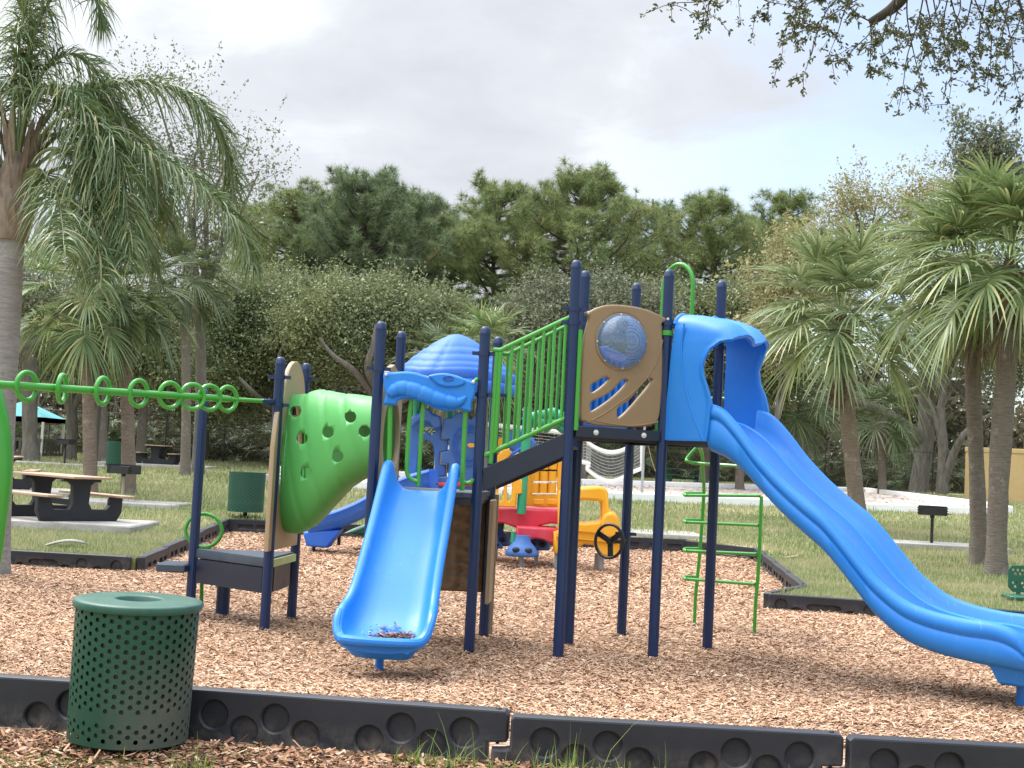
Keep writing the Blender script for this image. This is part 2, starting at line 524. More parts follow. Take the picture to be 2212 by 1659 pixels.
def concrete(name, c1, c2):
    t = NT(name); v = t.coord()
    a = t.noise(1.7, 8, .65, v); b = t.noise(40, 4, .6, v)
    c = t.ramp(a.outputs[0], [(.3, c1), (.7, c2)])
    s = t.ramp(b.outputs[0], [(.3, .75), (.6, 1.0)])
    c = t.mix(1.0, c.outputs[0], s.outputs[0], 'MULTIPLY')
    return t.bsdf(c, .9, b.outputs[0], .3, .01, spec=.2)
M['concrete'] = concrete('pale_concrete', (.30, .28, .25, 1), (.46, .44, .40, 1))
M['stucco'] = concrete('yellow_stucco', (.52, .37, .17, 1), (.60, .44, .22, 1))
M['sand'] = concrete('pale_sand', (.60, .49, .41, 1), (.74, .65, .57, 1))
M['kerb'] = plastic('white_kerb_paint', (.86, .86, .85, 1), .7, .2, (.7, .68, .64, 1))
def dome_mat():
    t = NT('clear_dome_sky_tint'); v = t.coord()
    mp = t.new('ShaderNodeMapping'); t.link(v, mp.inputs[0])
    w = t.new('ShaderNodeTexWave', wave_type='RINGS', rings_direction='SPHERICAL'); t.link(mp.outputs[0], w.inputs['Vector'])
    w.inputs['Scale'].default_value = 19; w.inputs['Distortion'].default_value = 1.2; w.inputs['Detail'].default_value = 3; w.inputs['Detail Scale'].default_value = 3
    sx = t.new('ShaderNodeSeparateXYZ'); t.link(v, sx.inputs[0])
    n = t.noise(9, 5, .65, v)
    right = t.math('GREATER_THAN', t.math('ADD', sx.outputs['X'], t.math('MULTIPLY', t.math('SUBTRACT', n.outputs[0], .5), .10)), .0)
    swirl = t.math('MULTIPLY', t.math('MULTIPLY', w.outputs[1], right), .55)  # ring pattern on the right half only
    hz = t.math('MULTIPLY', n.outputs[0], .55)
    f = t.math('MINIMUM', t.math('ADD', swirl, t.math('ADD', hz, .16)), 1.0)
    gl = t.new('ShaderNodeBsdfGlossy'); gl.inputs['Roughness'].default_value = .06; gl.inputs['Color'].default_value = (.9, .93, .98, 1)
    tr = t.new('ShaderNodeBsdfTransparent'); tr.inputs['Color'].default_value = (.55, .66, .86, 1)
    fr = t.new('ShaderNodeFresnel'); fr.inputs['IOR'].default_value = 1.5
    m1 = t.new('ShaderNodeMixShader'); t.link(t.math('ADD', fr.outputs[0], .10), m1.inputs[0]); t.link(tr.outputs[0], m1.inputs[1]); t.link(gl.outputs[0], m1.inputs[2])
    df = t.new('ShaderNodeBsdfDiffuse'); df.inputs['Color'].default_value = (.16, .25, .42, 1)  # diffuse blue stands in for the sky mirrored in the dome
    m2 = t.new('ShaderNodeMixShader'); t.link(f, m2.inputs[0]); t.link(m1.outputs[0], m2.inputs[1]); t.link(df.outputs[0], m2.inputs[2])
    t.link(m2.outputs[0], t.out.inputs[0])
    return t.m
M['dome'] = dome_mat()

def bolts(pts, r, parent, seg=10):
    for p in pts:
        m = MB(); m.ball(p, r, r, r, seg, 6); m.build('bolt', M['bolt'], parent)

def set_origin(o, p):
    base = LOCS[o.name]; d = Vector(p) - base
    o.data.transform(Matrix.Translation(-d)); o.location = o.location + d
    LOCS[o.name] = Vector(p)
# ------------------------------------------------------------------ camera, sky, sun
cam = bpy.data.cameras.new('camera'); co = bpy.data.objects.new('camera', cam); COL.objects.link(co)
mw = Matrix((CR, CU, -FW)).transposed().to_4x4(); mw.translation = CAM
co.matrix_world = mw
cam.sensor_width = 36; cam.lens = FPX / 2212 * 36; cam.clip_end = 1500; cam.clip_start = .1
SC.camera = co

SUN_DIR = Vector((-.52, .50, 1.0)).normalized()
w = bpy.data.worlds.new('World'); SC.world = w; w.use_nodes = True
nt = w.node_tree; nt.nodes.clear()
class WT(NT):
    def __init__(s, tree):
        s.t = tree; s.n = tree.nodes; s.l = tree.links
W = WT(nt)
wo = W.new('ShaderNodeOutputWorld')
sky = W.new('ShaderNodeTexSky', sky_type='NISHITA', sun_disc=False)
sky.sun_elevation = math.asin(SUN_DIR.z); sky.sun_rotation = math.atan2(SUN_DIR.x, SUN_DIR.y)
bg1 = W.new('ShaderNodeBackground'); bg1.inputs['Strength'].default_value = .12
W.link(sky.outputs[0], bg1.inputs['Color'])
tc = W.new('ShaderNodeTexCoord')
sx = W.new('ShaderNodeSeparateXYZ'); W.link(tc.outputs['Generated'], sx.inputs[0])
den = W.math('ADD', W.math('MAXIMUM', sx.outputs['Z'], 0.0), .22)
cx = W.new('ShaderNodeCombineXYZ')
W.link(W.math('DIVIDE', sx.outputs['X'], den), cx.inputs[0]); W.link(W.math('DIVIDE', sx.outputs['Y'], den), cx.inputs[1])
mp = W.new('ShaderNodeMapping'); W.link(cx.outputs[0], mp.inputs[0]); mp.inputs['Location'].default_value = (3.1, 1.7, 0)
n1 = W.noise(1.15, 7, .52, mp.outputs[0], .25)
n2 = W.noise(3.2, 8, .58, mp.outputs[0], .35)
# cloud cover: thinner towards the right-hand side of the view
east = W.math('MULTIPLY', sx.outputs['X'], .80)
cov = W.math('SUBTRACT', W.math('ADD', W.math('MULTIPLY', n1.outputs[0], .75), W.math('MULTIPLY', n2.outputs[0], .38)), east)
mask = W.ramp(cov, [(.36, .32), (.54, 1.0)])
shade = W.math('ADD', W.math('MULTIPLY', n1.outputs[0], .72), W.math('MULTIPLY', n2.outputs[0], .44))
ccol = W.ramp(shade, [(.44, (.94, .97, 1.0, 1)), (.54, (.86, .895, .945, 1)), (.62, (.70, .73, .785, 1)), (.77, (.59, .615, .67, 1))])
zen = W.math('ADD', .64, W.math('MULTIPLY', W.math('MAXIMUM', W.math('SUBTRACT', sx.outputs['Z'], .34), 0.0), 4.6))
bg2 = W.new('ShaderNodeBackground'); W.link(ccol.outputs[0], bg2.inputs['Color']); W.link(zen, bg2.inputs['Strength'])
mx = W.new('ShaderNodeMixShader'); W.link(mask.outputs[0], mx.inputs[0]); W.link(bg1.outputs[0], mx.inputs[1]); W.link(bg2.outputs[0], mx.inputs[2])
W.link(mx.outputs[0], wo.inputs[0])

sl = bpy.data.lights.new('sun', 'SUN'); sl.energy = 1.7; sl.angle = math.radians(16); sl.color = (1, .96, .9)
so = bpy.data.objects.new('sun', sl); COL.objects.link(so)
so.rotation_euler = (-SUN_DIR).to_track_quat('-Z', 'Y').to_euler()
SC.view_settings.view_transform = 'Standard'; SC.view_settings.look = 'None'
SC.view_settings.exposure = 0.92; SC.view_settings.gamma = 1

# ------------------------------------------------------------------ ground
Pa, Pb, Pc, Pd, Pe = (G(*q) for q in ((-330, 1198), (290, 1235), (487, 1149), (1480, 1193.5), (1635, 1212)))
Pf = G(1738, 1272, .17); Pg = G(1660, 1317); Ph = G(2330, 1366)
Pf.z = 0
NEAR = [(-4.4, 7.62), (-2.02, 7.54), (-.02, 7.38), (1.86, 7.20), (3.75, 7.03)]   # line of the near border
bed = [Pa, Pb, Pc, Pd, Pe, Pf, Pg, Ph, Vector((9.5, Ph.y - .4, 0)), Vector((9.5, 6.6, 0)), Vector((3.75, 7.08, 0)), Vector((1.86, 7.25, 0)), Vector((-.02, 7.43, 0)), Vector((-2.02, 7.59, 0)), Vector((-9.5, 7.9, 0)), Vector((-9.5, Pa.y - .2, 0))]
bed2 = [(p.x, p.y) for p in bed]
def inside(x, y, poly=bed2):
    c = False; j = len(poly) - 1
    for i in range(len(poly)):
        xi, yi = poly[i]; xj, yj = poly[j]
        if (yi > y) != (yj > y) and x < (xj - xi) * (y - yi) / (yj - yi) + xi: c = not c
        j = i
    return c
def inside_np(X, Y, poly=bed2):
    c = np.zeros(X.shape, bool); j = len(poly) - 1
    for i in range(len(poly)):
        xi, yi = poly[i]; xj, yj = poly[j]
        k = ((yi > Y) != (yj > Y)) & (X < (xj - xi) * (Y - yi) / (yj - yi + 1e-12) + xi)
        c ^= k; j = i
    return c
def lawn_np(X, Y):
    k = np.clip((Y - 8) / 6, 0, 1)
    return .17 * k + .020 * np.clip(np.minimum(Y, 90) - 22, 0, None)

def lawn_mat():
    t = NT('dry_green_lawn'); v = t.coord()
    a = t.noise(.22, 5, .6, v); b = t.noise(1.1, 6, .65, v); c = t.noise(26, 5, .7, v)
    k = t.math('ADD', t.math('MULTIPLY', a.outputs[0], .6), t.math('MULTIPLY', b.outputs[0], .4))
    base = t.ramp(k, [(.40, (.13, .18, .05, 1)), (.50, (.25, .25, .11, 1)), (.60, (.50, .43, .28, 1))])
    f = t.ramp(c.outputs[0], [(.35, .55), (.65, 1.2)])
    col = t.mix(1.0, base.outputs[0], f.outputs[0], 'MULTIPLY')
    return t.bsdf(col, .9, c.outputs[0], .5, .05, spec=.1)
M['lawn'] = lawn_mat()
def mulch_mat():
    t = NT('wood_mulch'); v = t.coord()
    mp = t.new('ShaderNodeMapping'); t.link(v, mp.inputs[0]); mp.inputs['Scale'].default_value = (14, 42, 20)
    nz = t.noise(6, 3, .6, v)
    ad = t.new('ShaderNodeVectorMath', operation='ADD'); t.link(mp.outputs[0], ad.inputs[0])
    sc = t.new('ShaderNodeVectorMath', operation='SCALE'); t.link(nz.outputs[1], sc.inputs[0]); sc.inputs['Scale'].default_value = 3.0
    t.link(sc.outputs[0], ad.inputs[1])
    vo = t.new('ShaderNodeTexVoronoi'); t.link(ad.outputs[0], vo.inputs['Vector']); vo.inputs['Scale'].default_value = 1.0
    s = t.new('ShaderNodeSeparateColor'); t.link(vo.outputs['Color'], s.inputs[0])
    c = t.ramp(s.outputs[0], [(0, (.14, .085, .055, 1)), (.25, (.33, .21, .14, 1)), (.6, (.50, .34, .24, 1)), (1, (.65, .49, .37, 1))])
    d = t.ramp(vo.outputs['Distance'], [(.3, 1.0), (.75, .35)])
    col = t.mix(1.0, c.outputs[0], d.outputs[0], 'MULTIPLY')
    return t.bsdf(col, .9, vo.outputs['Distance'], -.6, .02, spec=.1)
M['mulch'] = mulch_mat()

# lawn: one sheet out to the horizon with the bed cut out of it
gx = np.concatenate([np.linspace(-900, -60, 8), np.linspace(-50, -16, 14), np.linspace(-15, 15, 61), np.linspace(16, 50, 14), np.linspace(60, 900, 8)])
gy = np.concatenate([np.linspace(-60, 4, 6), np.linspace(5, 32, 55), np.linspace(33, 95, 42), np.linspace(110, 1200, 10)])
pts = [(x, y) for y in gy for x in gx]
pl = [p for p in bed2]
allp = [Vector(p) for p in pl] + [Vector(p) for p in pts if min((p[0] - q[0]) ** 2 + (p[1] - q[1]) ** 2 for q in pl) > .01]
ed = [(i, (i + 1) % len(pl)) for i in range(len(pl))]
r = delaunay_2d_cdt(allp, ed, [], 0, 1e-5)
mb = MB(); vv = r[0]
for f in r[2]:
    cxy = sum((vv[i] for i in f), Vector((0, 0))) / len(f)
    if not inside(cxy.x, cxy.y): mb.f.append(tuple(f))
mb.v = [(p.x, p.y, lawn_z(p.x, p.y)) for p in vv]
ib = [p for p in range(len(mb.v)) if any((mb.v[p][0] - q[0]) ** 2 + (mb.v[p][1] - q[1]) ** 2 < 1e-6 for q in bed2)]
for (x0, y0), (x1, y1) in zip(bed2, bed2[1:] + bed2[:1]):
    mb.add([(x0, y0, lawn_z(x0, y0)), (x1, y1, lawn_z(x1, y1)), (x1, y1, -.15), (x0, y0, -.15)], [(0, 1, 2, 3)])
lawn = mb.build('lawn', M['lawn']); tag(lawn, kind='structure')
mb = MB()
r = delaunay_2d_cdt([Vector(p) for p in bed2] + [Vector((x, y)) for x in np.arange(-9, 9.5, .5) for y in np.arange(7.5, 27, .5) if inside(x, y)], ed, [], 1, 1e-5)
mb.v = [(p.x, p.y, .012 * math.sin(p.x * 1.9) * math.sin(p.y * 1.3) if 9 < p.y < 26 else 0.0) for p in r[0]]
mb.f = [tuple(f) for f in r[2]]
tag(mb.build('mulch_bed', M['mulch']), kind='structure')

# loose chips lying all over the bed
def chips(n, poly_test, ymin, ymax, xk, L, Wd, zf, tilt=.35):
    out = []
    while n > 0:
        m = int(n * 1.4) + 10
        Y = RNG.uniform(ymin, ymax, m); X = RNG.uniform(-1, 1, m) * xk * Y
        ok = poly_test(X, Y); X = X[ok][:n]; Y = Y[ok][:n]; k = len(X); n -= k
        a = RNG.normal(0, .75, k); tl = RNG.normal(0, tilt, k); ro = RNG.normal(0, tilt, k)
        l = L * RNG.lognormal(0, .35, k); wd = Wd * RNG.lognormal(0, .3, k)
        d = np.stack([np.cos(a) * np.cos(tl), np.sin(a) * np.cos(tl), np.sin(tl)], -1) * (l / 2)[:, None]
        s = np.stack([-np.sin(a) * np.cos(ro), np.cos(a) * np.cos(ro), np.sin(ro)], -1) * (wd / 2)[:, None]
        c = np.stack([X, Y, zf(X, Y) + np.abs(d[:, 2]) * .6 + np.abs(s[:, 2]) * .6 + RNG.uniform(.004, .022, k)], -1)
        tp = RNG.uniform(.3, .9, k)[:, None]
        out.append(np.stack([c - d - s * tp, c + d * .9 - s, c + d + s * tp, c - d * .8 + s], 1))
    return np.concatenate(out)
def chip_mat(name, stops):
    t = NT(name); g = t.new('ShaderNodeNewGeometry'); v = t.coord()
    r = t.ramp(g.outputs['Random Per Island'], stops)
    n = t.noise(.55, 6, .68, v); k = t.ramp(n.outputs[0], [(.34, (.80, .79, .80, 1)), (.48, (.98, .97, .96, 1)), (.66, (1.1, 1.08, 1.06, 1))])
    c = t.mix(1.0, r.outputs[0], k.outputs[0], 'MULTIPLY')
    return t.bsdf(c, .85, spec=.2)
M['chips'] = chip_mat('pale_wood_chips', [(0, (.16, .085, .05, 1)), (.10, (.30, .165, .092, 1)), (.34, (.45, .27, .165, 1)), (.74, (.57, .375, .245, 1)), (1, (.74, .56, .41, 1))])
M['litter'] = chip_mat('brown_leaf_litter', [(0, (.05, .03, .02, 1)), (.3, (.17, .085, .047, 1)), (.65, (.34, .18, .10, 1)), (.9, (.46, .29, .19, 1)), (1, (.58, .45, .34, 1))])
zbed = lambda X, Y: np.where((Y > 9) & (Y < 26), .012 * np.sin(X * 1.9) * np.sin(Y * 1.3), 0.0)
# footprints kept low round posts is not needed: chips lie against them
V = np.concatenate([chips(260000, inside_np, 8.3, 12.5, .44, .036, .0115, zbed, .20), chips(170000, inside_np, 12.5, 17.5, .43, .042, .014, zbed, .20),
                    chips(100000, inside_np, 17.5, 27.6, .42, .055, .020, zbed, .22)])
o = soup('wood_chips', V, 4, M['chips'], kind='stuff')

# strip in front of the border: brown leaf litter and grass
front = lambda X, Y: (Y < np.interp(X, [p[0] for p in NEAR], [p[1] - .02 for p in NEAR])) & (Y > 6.2)
V = chips(16000, front, 6.2, 7.62, .42, .038, .015, lambda X, Y: 0 * X, .25)
V2 = chips(4000, front, 7.0, 7.62, .42, .04, .016, lambda X, Y: 0 * X + .008, .3)
soup('leaf_litter', np.concatenate([V, V2]), 4, M['litter'], kind='stuff')

M['grass'] = leafmat('lawn_grass', [(0, (.10, .18, .045, 1)), (.42, (.18, .27, .08, 1)), (.66, (.33, .36, .16, 1)), (1, (.62, .55, .36, 1))], .7, .3, .55, .50, (.56, .47, .31, 1))
M['grass_g'] = leafmat('fresh_grass', [(0, (.05, .11, .015, 1)), (.6, (.13, .22, .03, 1)), (1, (.28, .32, .07, 1))], .6, .3, 2, .3)
def blades(n, test, ymin, ymax, xk, h, wd, zf, lean=.35, x0=-1, x1=1):
    out = []
    while n > 0:
        m = int(n * 1.5) + 20
        Y = ymin + (ymax - ymin) * RNG.uniform(0, 1, m); X = RNG.uniform(x0, x1, m) * xk * Y
        ok = test(X, Y); X = X[ok][:n]; Y = Y[ok][:n]; k = len(X); n -= k
        if k == 0: continue
        sc = np.clip(Y / 22, .6, 2.2)
        a = RNG.uniform(0, 2 * PI, k); le = RNG.normal(0, lean, k); l = h * RNG.lognormal(0, .35, k) * np.sqrt(sc)
        s = np.stack([np.cos(a), np.sin(a), 0 * a], -1) * (wd * sc * RNG.uniform(.7, 1.4, k) / 2)[:, None]
        b = np.stack([X, Y, zf(X, Y) - .005], -1)
        t = b + np.stack([np.sin(le) * np.cos(a + 1.2), np.sin(le) * np.sin(a + 1.2), np.cos(le)], -1) * l[:, None]
        out.append(np.stack([b - s, b + s, t], 1))
    return np.concatenate(out)
court_poly = [GL(*q) for q in ((585, 1049), (1323, 1080), (1640, 1094), (2097, 1112), (2180, 1109), (2120, 1097), (1870, 1065), (1640, 1059.5), (1254, 1048), (600, 1022))]
court2 = [(p.x, p.y) for p in court_poly]
ctr = np.array(court2).mean(0)
offlawn = lambda X, Y: ~inside_np(X, Y) & ~inside_np(X, Y, court2)
V = np.concatenate([blades(150000, offlawn, 14.5, 24, .46, .055, .016, lawn_np), blades(150000, offlawn, 24, 38, .44, .06, .018, lawn_np), blades(90000, offlawn, 38, 70, .44, .06, .02, lawn_np)])
soup('lawn_grass', V, 3, M['grass'], kind='stuff')
# grass tufts in the front strip: thick in the left corner, wisps along the border
def tuft(cx_, cy_, n, r, h, w_=.008):
    a = RNG.uniform(0, 2 * PI, n); rr = r * np.sqrt(RNG.uniform(0, 1, n))
    x = cx_ + rr * np.cos(a); y = cy_ + rr * np.sin(a) * .6
    az = RNG.uniform(0, 2 * PI, n); l = .62 * h * RNG.lognormal(-.1, .4, n); le = np.abs(RNG.normal(.45, .3, n))
    d = np.stack([np.cos(az), np.sin(az)], -1)
    S = np.zeros((n, 4, 2, 3))
    for i, q in enumerate((0, .4, .75, 1.0)):
        bend = le * (0.35 + q)
        px = x + d[:, 0] * l * q * np.sin(bend); py = y + d[:, 1] * l * q * np.sin(bend); pz = l * q * np.cos(bend)
        wq = w_ * (1 - q * .92) / 2
        S[:, i, 0] = np.stack([px - d[:, 1] * wq, py + d[:, 0] * wq, pz], -1); S[:, i, 1] = np.stack([px + d[:, 1] * wq, py - d[:, 0] * wq, pz], -1)
    return S
T = [tuft(-2.5, 6.95, 900, .55, .045, .006), tuft(-2.2, 6.75, 500, .5, .05, .006), tuft(-1.55, 6.85, 60, .12, .12), tuft(-1.72, 7.05, 60, .25, .09), tuft(-1.35, 7.12, 25, .08, .13),
     tuft(-.95, 7.05, 200, .8, .05, .006), tuft(-.45, 7.20, 70, .10, .14), tuft(-.25, 7.18, 80, .16, .17), tuft(.02, 7.12, 40, .12, .14), tuft(.34, 7.02, 90, .14, .26),
     tuft(.55, 7.0, 60, .22, .2), tuft(.85, 6.95, 30, .08, .22), tuft(1.5, 6.9, 60, .5, .12), tuft(-.6, 7.1, 120, .5, .05)]
strips('fringe_grass', np.concatenate(T), M['grass_g'], kind='stuff')

# ------------------------------------------------------------------ volleyball court and paving
mb = MB()
cp = [Vector((p.x, p.y, 0)) for p in court_poly]
tri = tessellate_polygon([cp])
mb.v = [(p.x, p.y, lawn_z(p.x, p.y) + .05) for p in cp]; mb.f = [tuple(t) for t in tri]
bm_ = mb.build('sand_court', M['sand']); tag(bm_, kind='structure')
# dry leaves blown over the sand towards the far kerb
def on_court(X, Y): return inside_np(X, Y, court2)
V = chips(5000, on_court, 42, 66, .42, .13, .06, lambda X, Y: lawn_np(X, Y) + .06, .1)
soup('leaf_litter_on_sand', V, 4, chip_mat('dry_leaves_on_sand', [(0, (.22, .14, .1, 1)), (1, (.5, .38, .3, 1))]), kind='stuff')
mb = MB()
P = [Vector((p.x, p.y, lawn_z(p.x, p.y) + .06)) for p in court_poly]
for i in range(len(P)):
    a, b = P[i], P[(i + 1) % len(P)]
    if i == len(P) - 1 or (b - a).length < .01: continue
    d = (b - a).normalized(); s = Vector((-d.y, d.x, 0)); c = (a + b) / 2
    n_ = max(1, int((b - a).length / 3))
    for j in range(n_):
        q0 = a + (b - a) * (j / n_) + d * .015; q1 = a + (b - a) * ((j + 1) / n_) - d * .015
        mb.bbox((q0 + q1) / 2 + Vector((0, 0, .02)), (q1 - q0) / 2, s * .14, (0, 0, .19), .03)
o = mb.build('court_kerb', M['kerb'], loc=P[0]); tag(o, kind='structure')

def pad(name, c, hx, hy, rot, h=.12, zoff=.04, seed=0):
    "irregular concrete slab"
    mb = MB(); rnd = random.Random(seed)
    pts = []
    for sx, sy, n in ((1, -1, 8), (1, 1, 8), (-1, 1, 8), (-1, -1, 8)):
        pass
    cs = [(-1, -1), (1, -1), (1, 1), (-1, 1)]
    for i in range(4):
        a, b = Vector(cs[i]), Vector(cs[(i + 1) % 4])
        for j in range(7):
            q = a.lerp(b, j / 7); pts.append(((q.x + rnd.uniform(-.012, .012)) * hx, (q.y + rnd.uniform(-.012, .012)) * hy))
    ca, sa = math.cos(rot), math.sin(rot)
    top = [(c[0] + x * ca - y * sa, c[1] + x * sa + y * ca) for x, y in pts]
    z1 = lawn_z(c[0], c[1]) + zoff + h * .5
    ins = [(c[0] + (x * .985) * ca - (y * .985) * sa, c[1] + (x * .985) * sa + (y * .985) * ca) for x, y in pts]
    mb.loft([[Vector((x, y, z1 - h - .3)) for x, y in top], [Vector((x, y, z1 - .025 + rnd.uniform(-.01, .01))) for x, y in top], [Vector((x, y, z1)) for x, y in ins]], capb=True)
    o = mb.build(name, M['concrete']); tag(o, kind='structure')
    return z1
# ------------------------------------------------------------------ the big play structure
Z = Vector((0, 0, 1))
P1, P2, P3, P4, P5 = (G(*q) for q in ((1205, 1426), (1410, 1424), (1227.5, 1395), (1342, 1373), (1527.5, 1406)))
S2, S3 = G(1012.7, 1413), G(1044, 1378)
S1 = Vector((-1.165, 11.46, 0)); S4 = Vector((-1.075, 12.53, 0))
L2, L3 = G(570.7, 1364), G(629, 1338); L1 = Vector((-3.03, 13.0, 0))
ZP, ZS, ZL = 2.0, 1.385, .67
play = empty('play_structure', (0, 12, 0), 'large navy and green playground structure with two blue slides, standing on wood chips', 'play structure')

def ring_clamp(parent, c, z, dirv=None, mat='navy'):
    mb = MB()
    mb.lathe([(.047, -.02), (.053, -.02), (.053, .02), (.047, .02)], (c.x, c.y, z), 20)
    for s in (-1, 1):
        d = (dirv or Vector((1, 0, 0))) * s
        mb.box(Vector((c.x, c.y, z)) + d * .075, d * .03, Vector((-d.y, d.x, 0)) * .012, Z * .016)
    return mb.build('clamp', M[mat], parent)
def post(base, ztop, clamps=(), r=.0455):
    mb = MB()
    mb.lathe([(r, -.1), (r, ztop - .055)], base, 48, flute=.03)
    o = mb.build('post', M['navy'], play, angle=60)
    mb = MB()
    mb.lathe([(r + .004, ztop - .075), (r + .004, ztop - .06), (r + .002, ztop - .055), (r * .98, ztop - .035), (r * .8, ztop - .014), (r * .5, ztop - .003), (.004, ztop)], base, 24, capb=True)
    mb.ball(Vector((base.x + .02, base.y - r * .93, ztop - .05)), .006, .006, .006)
    mb.build('cap', M['navy'], o)
    for c in clamps:
        z, d = (c, None) if not hasattr(c, '__len__') else c
        ring_clamp(o, base, z, d)
    return o
exs = (S2 - S1).normalized(); dS = Vector((exs.y, -exs.x, 0))
post(P1, 3.45, [3.02, 2.90]); post(P2, 3.46, [2.97]); post(P3, 3.50, [2.75]); post(P4, 3.54, [1.01]); post(P5, 3.49, [2.85])
post(S1, 2.835, [2.42]); post(S2, 2.84, [2.60, 2.24]); post(S3, 2.86, [2.30]); post(S4, 2.86, [2.4])
post(L1, 2.235, []); post(L2, 2.54, [2.35, 2.09]); post(L3, 2.56, [2.4])
g_clamp = MB(); g_clamp.lathe([(.047, -.022), (.056, -.022), (.056, .022), (.047, .022)], (P2.x, P2.y, 2.885), 20)
g_clamp.build('clamp', M['green'], play)

def deck(name, poly, z, th, lip, matn='deck', edge='navy_dark'):
    mb = MB()
    n = len(poly); c = sum(poly, Vector((0, 0, 0))) / n
    def off(k, zz): return [Vector((p.x + (c.x - p.x) * k, p.y + (c.y - p.y) * k, zz)) for p in poly]
    if sum(poly[i - 1].x * poly[i].y - poly[i].x * poly[i - 1].y for i in range(n)) < 0: poly = poly[::-1]
    mb.loft([off(0, z - th), off(-.01, z - th + .008), off(-.01, z - .008), off(0, z)], caps=True)
    o = mb.build(name, M[matn], play, angle=25)
    if lip:
        mb = MB()
        for i in range(n):
            a, b = poly[i], poly[(i + 1) % n]
            d = (b - a).normalized(); s = Vector((-d.y, d.x, 0))
            mb.box((a + b) / 2 + s * .02 + Z * (z - th - lip / 2 - .003), (b - a) * .46, s * .012, Z * lip / 2)
        mb.build('deck_frame', M[edge], o)
    return o
deck('high_deck', [P1, P2, P5, P4, P3], ZP, .03, .07)
deck('slide_deck', [S1, S2, S3, S4], ZS, .05, .055)
# channel below the bubble panel with two bolts
d12 = (P2 - P1).normalized(); n12 = Vector((d12.y, -d12.x, 0))
mb = MB(); mb.bbox((P1 + P2) / 2 + n12 * .035 + Z * (ZP - .04), (P2 - P1) / 2 - d12 * .05, n12 * .012, Z * .048, .006)
ch = mb.build('deck_channel', M['navy_dark'], play)
for q in (.26, .77):
    mb = MB(); p = P1.lerp(P2, q) + n12 * .05 + Z * (ZP - .04)
    mb.tube([p - n12 * .008, p + n12 * .004, p + n12 * .005, p + n12 * .014, p + n12 * .018], [.024, .024, .015, .014, .006], 14)
    mb.build('bolt', M['bolt'], ch)

# ---- bubble panel
def inpl(L, s, ox, oy, p0, n): return [ONP(u, v, p0, n) for u, v in ZD(L, s, ox, oy)]
n12f = n12
pp = P1 + n12 * .03
BO = [(72, 142), (115, 135), (190, 95), (300, 60), (420, 50), (560, 60), (720, 85), (850, 125), (950, 165), (1010, 200), (1062, 210), (1085, 235), (1050, 260), (1000, 275), (996, 330), (1005, 480), (1008, 700), (1000, 1000), (985, 1250), (962, 1420), (920, 1490), (830, 1530), (600, 1545), (300, 1530), (140, 1505), (60, 1470), (15, 1450), (10, 1300), (15, 1000), (30, 700), (60, 420), (112, 215), (78, 180)]
out = inpl([tuple(p) for p in cr(BO, 3, True)], 4.147, 1700, 880, pp, n12f)
C0 = (497, 500)
ell = lambda rx, ry, k=40: [(C0[0] + rx * math.cos(2 * PI * i / k), C0[1] + ry * math.sin(2 * PI * i / k)) for i in range(k)]
holes = [ell(298, 340)]
for s in ([(140, 1030), (230, 975), (300, 932), (345, 940), (350, 968), (260, 1050), (200, 1095), (150, 1122), (135, 1105)],
          [(135, 1240), (250, 1185), (350, 1130), (440, 1050), (520, 968), (573, 966), (570, 1000), (450, 1130), (300, 1250), (150, 1345), (130, 1328)],
          [(465, 1310), (540, 1255), (610, 1205), (690, 1110), (760, 1015), (815, 957), (868, 955), (873, 985), (740, 1150), (600, 1310), (482, 1420), (458, 1400)]):
    holes.append([tuple(p) for p in cr(s, 3, True)])
mb = MB(); mb.plate(out, n12f, .055, [inpl(h, 4.147, 1700, 880, pp, n12f) for h in holes], .016)
for seam in ([(1000, 480), (960, 650), (900, 800), (810, 940), (700, 1060), (580, 1170), (450, 1260), (300, 1370), (130, 1462)], [(170, 1455), (380, 1500), (600, 1522), (780, 1510), (945, 1475)]):
    mb.tube(inpl([tuple(p) for p in cr(seam, 4)], 4.147, 1700, 880, pp + n12 * .0, n12f), .007, 8)
bub = mb.build('bubble_panel', M['tan'], play)
cw = inpl([C0], 4.147, 1700, 880, pp, n12f)[0]
mb = MB()
e12 = Vector((d12.x, d12.y, 0))
rx = (inpl([(C0[0] + 298, C0[1])], 4.147, 1700, 880, pp, n12f)[0] - cw).length; ry = abs(inpl([(C0[0], C0[1] + 340)], 4.147, 1700, 880, pp, n12f)[0].z - cw.z)
R0 = (rx + ry) / 2
rings = []
for i in range(11):
    t = i / 10; rr = R0 * .965 * math.cos(t * PI / 2 * .96); h = .012 + .12 * math.sin(t * PI / 2)
    rings.append([cw + (e12 * math.cos(2 * PI * j / 40) + Z * math.sin(2 * PI * j / 40)) * rr + n12 * h for j in range(40)])
mb.loft(rings, capb=True)
dome = mb.build('bubble_window', M['dome'], bub)
set_origin(dome, cw + e12 * .03 + n12 * .02)
mb = MB()
fl = []
for rr, h in ((R0 * 1.03, -.004), (R0 * 1.03, .006), (R0 * .93, .012), (R0 * .91, .006)):
    fl.append([cw + (e12 * math.cos(2 * PI * j / 40) + Z * math.sin(2 * PI * j / 40)) * rr + n12 * h for j in range(40)])
mb.loft(fl)
mb.build('window_flange', plastic('clear_brown_flange', (.24, .19, .13, 1), .2, .3), bub)
bolts([cw + (e12 * math.cos(a) + Z * math.sin(a)) * R0 * .975 + n12 * .014 for a in [2 * PI * (i + .1) / 8 for i in range(8)]], .009, bub, 8)
bolts([inpl([q], 4.147, 1700, 880, pp, n12f)[0] + n12 * .006 for q in ((92, 150), (1060, 228))], .014, bub)

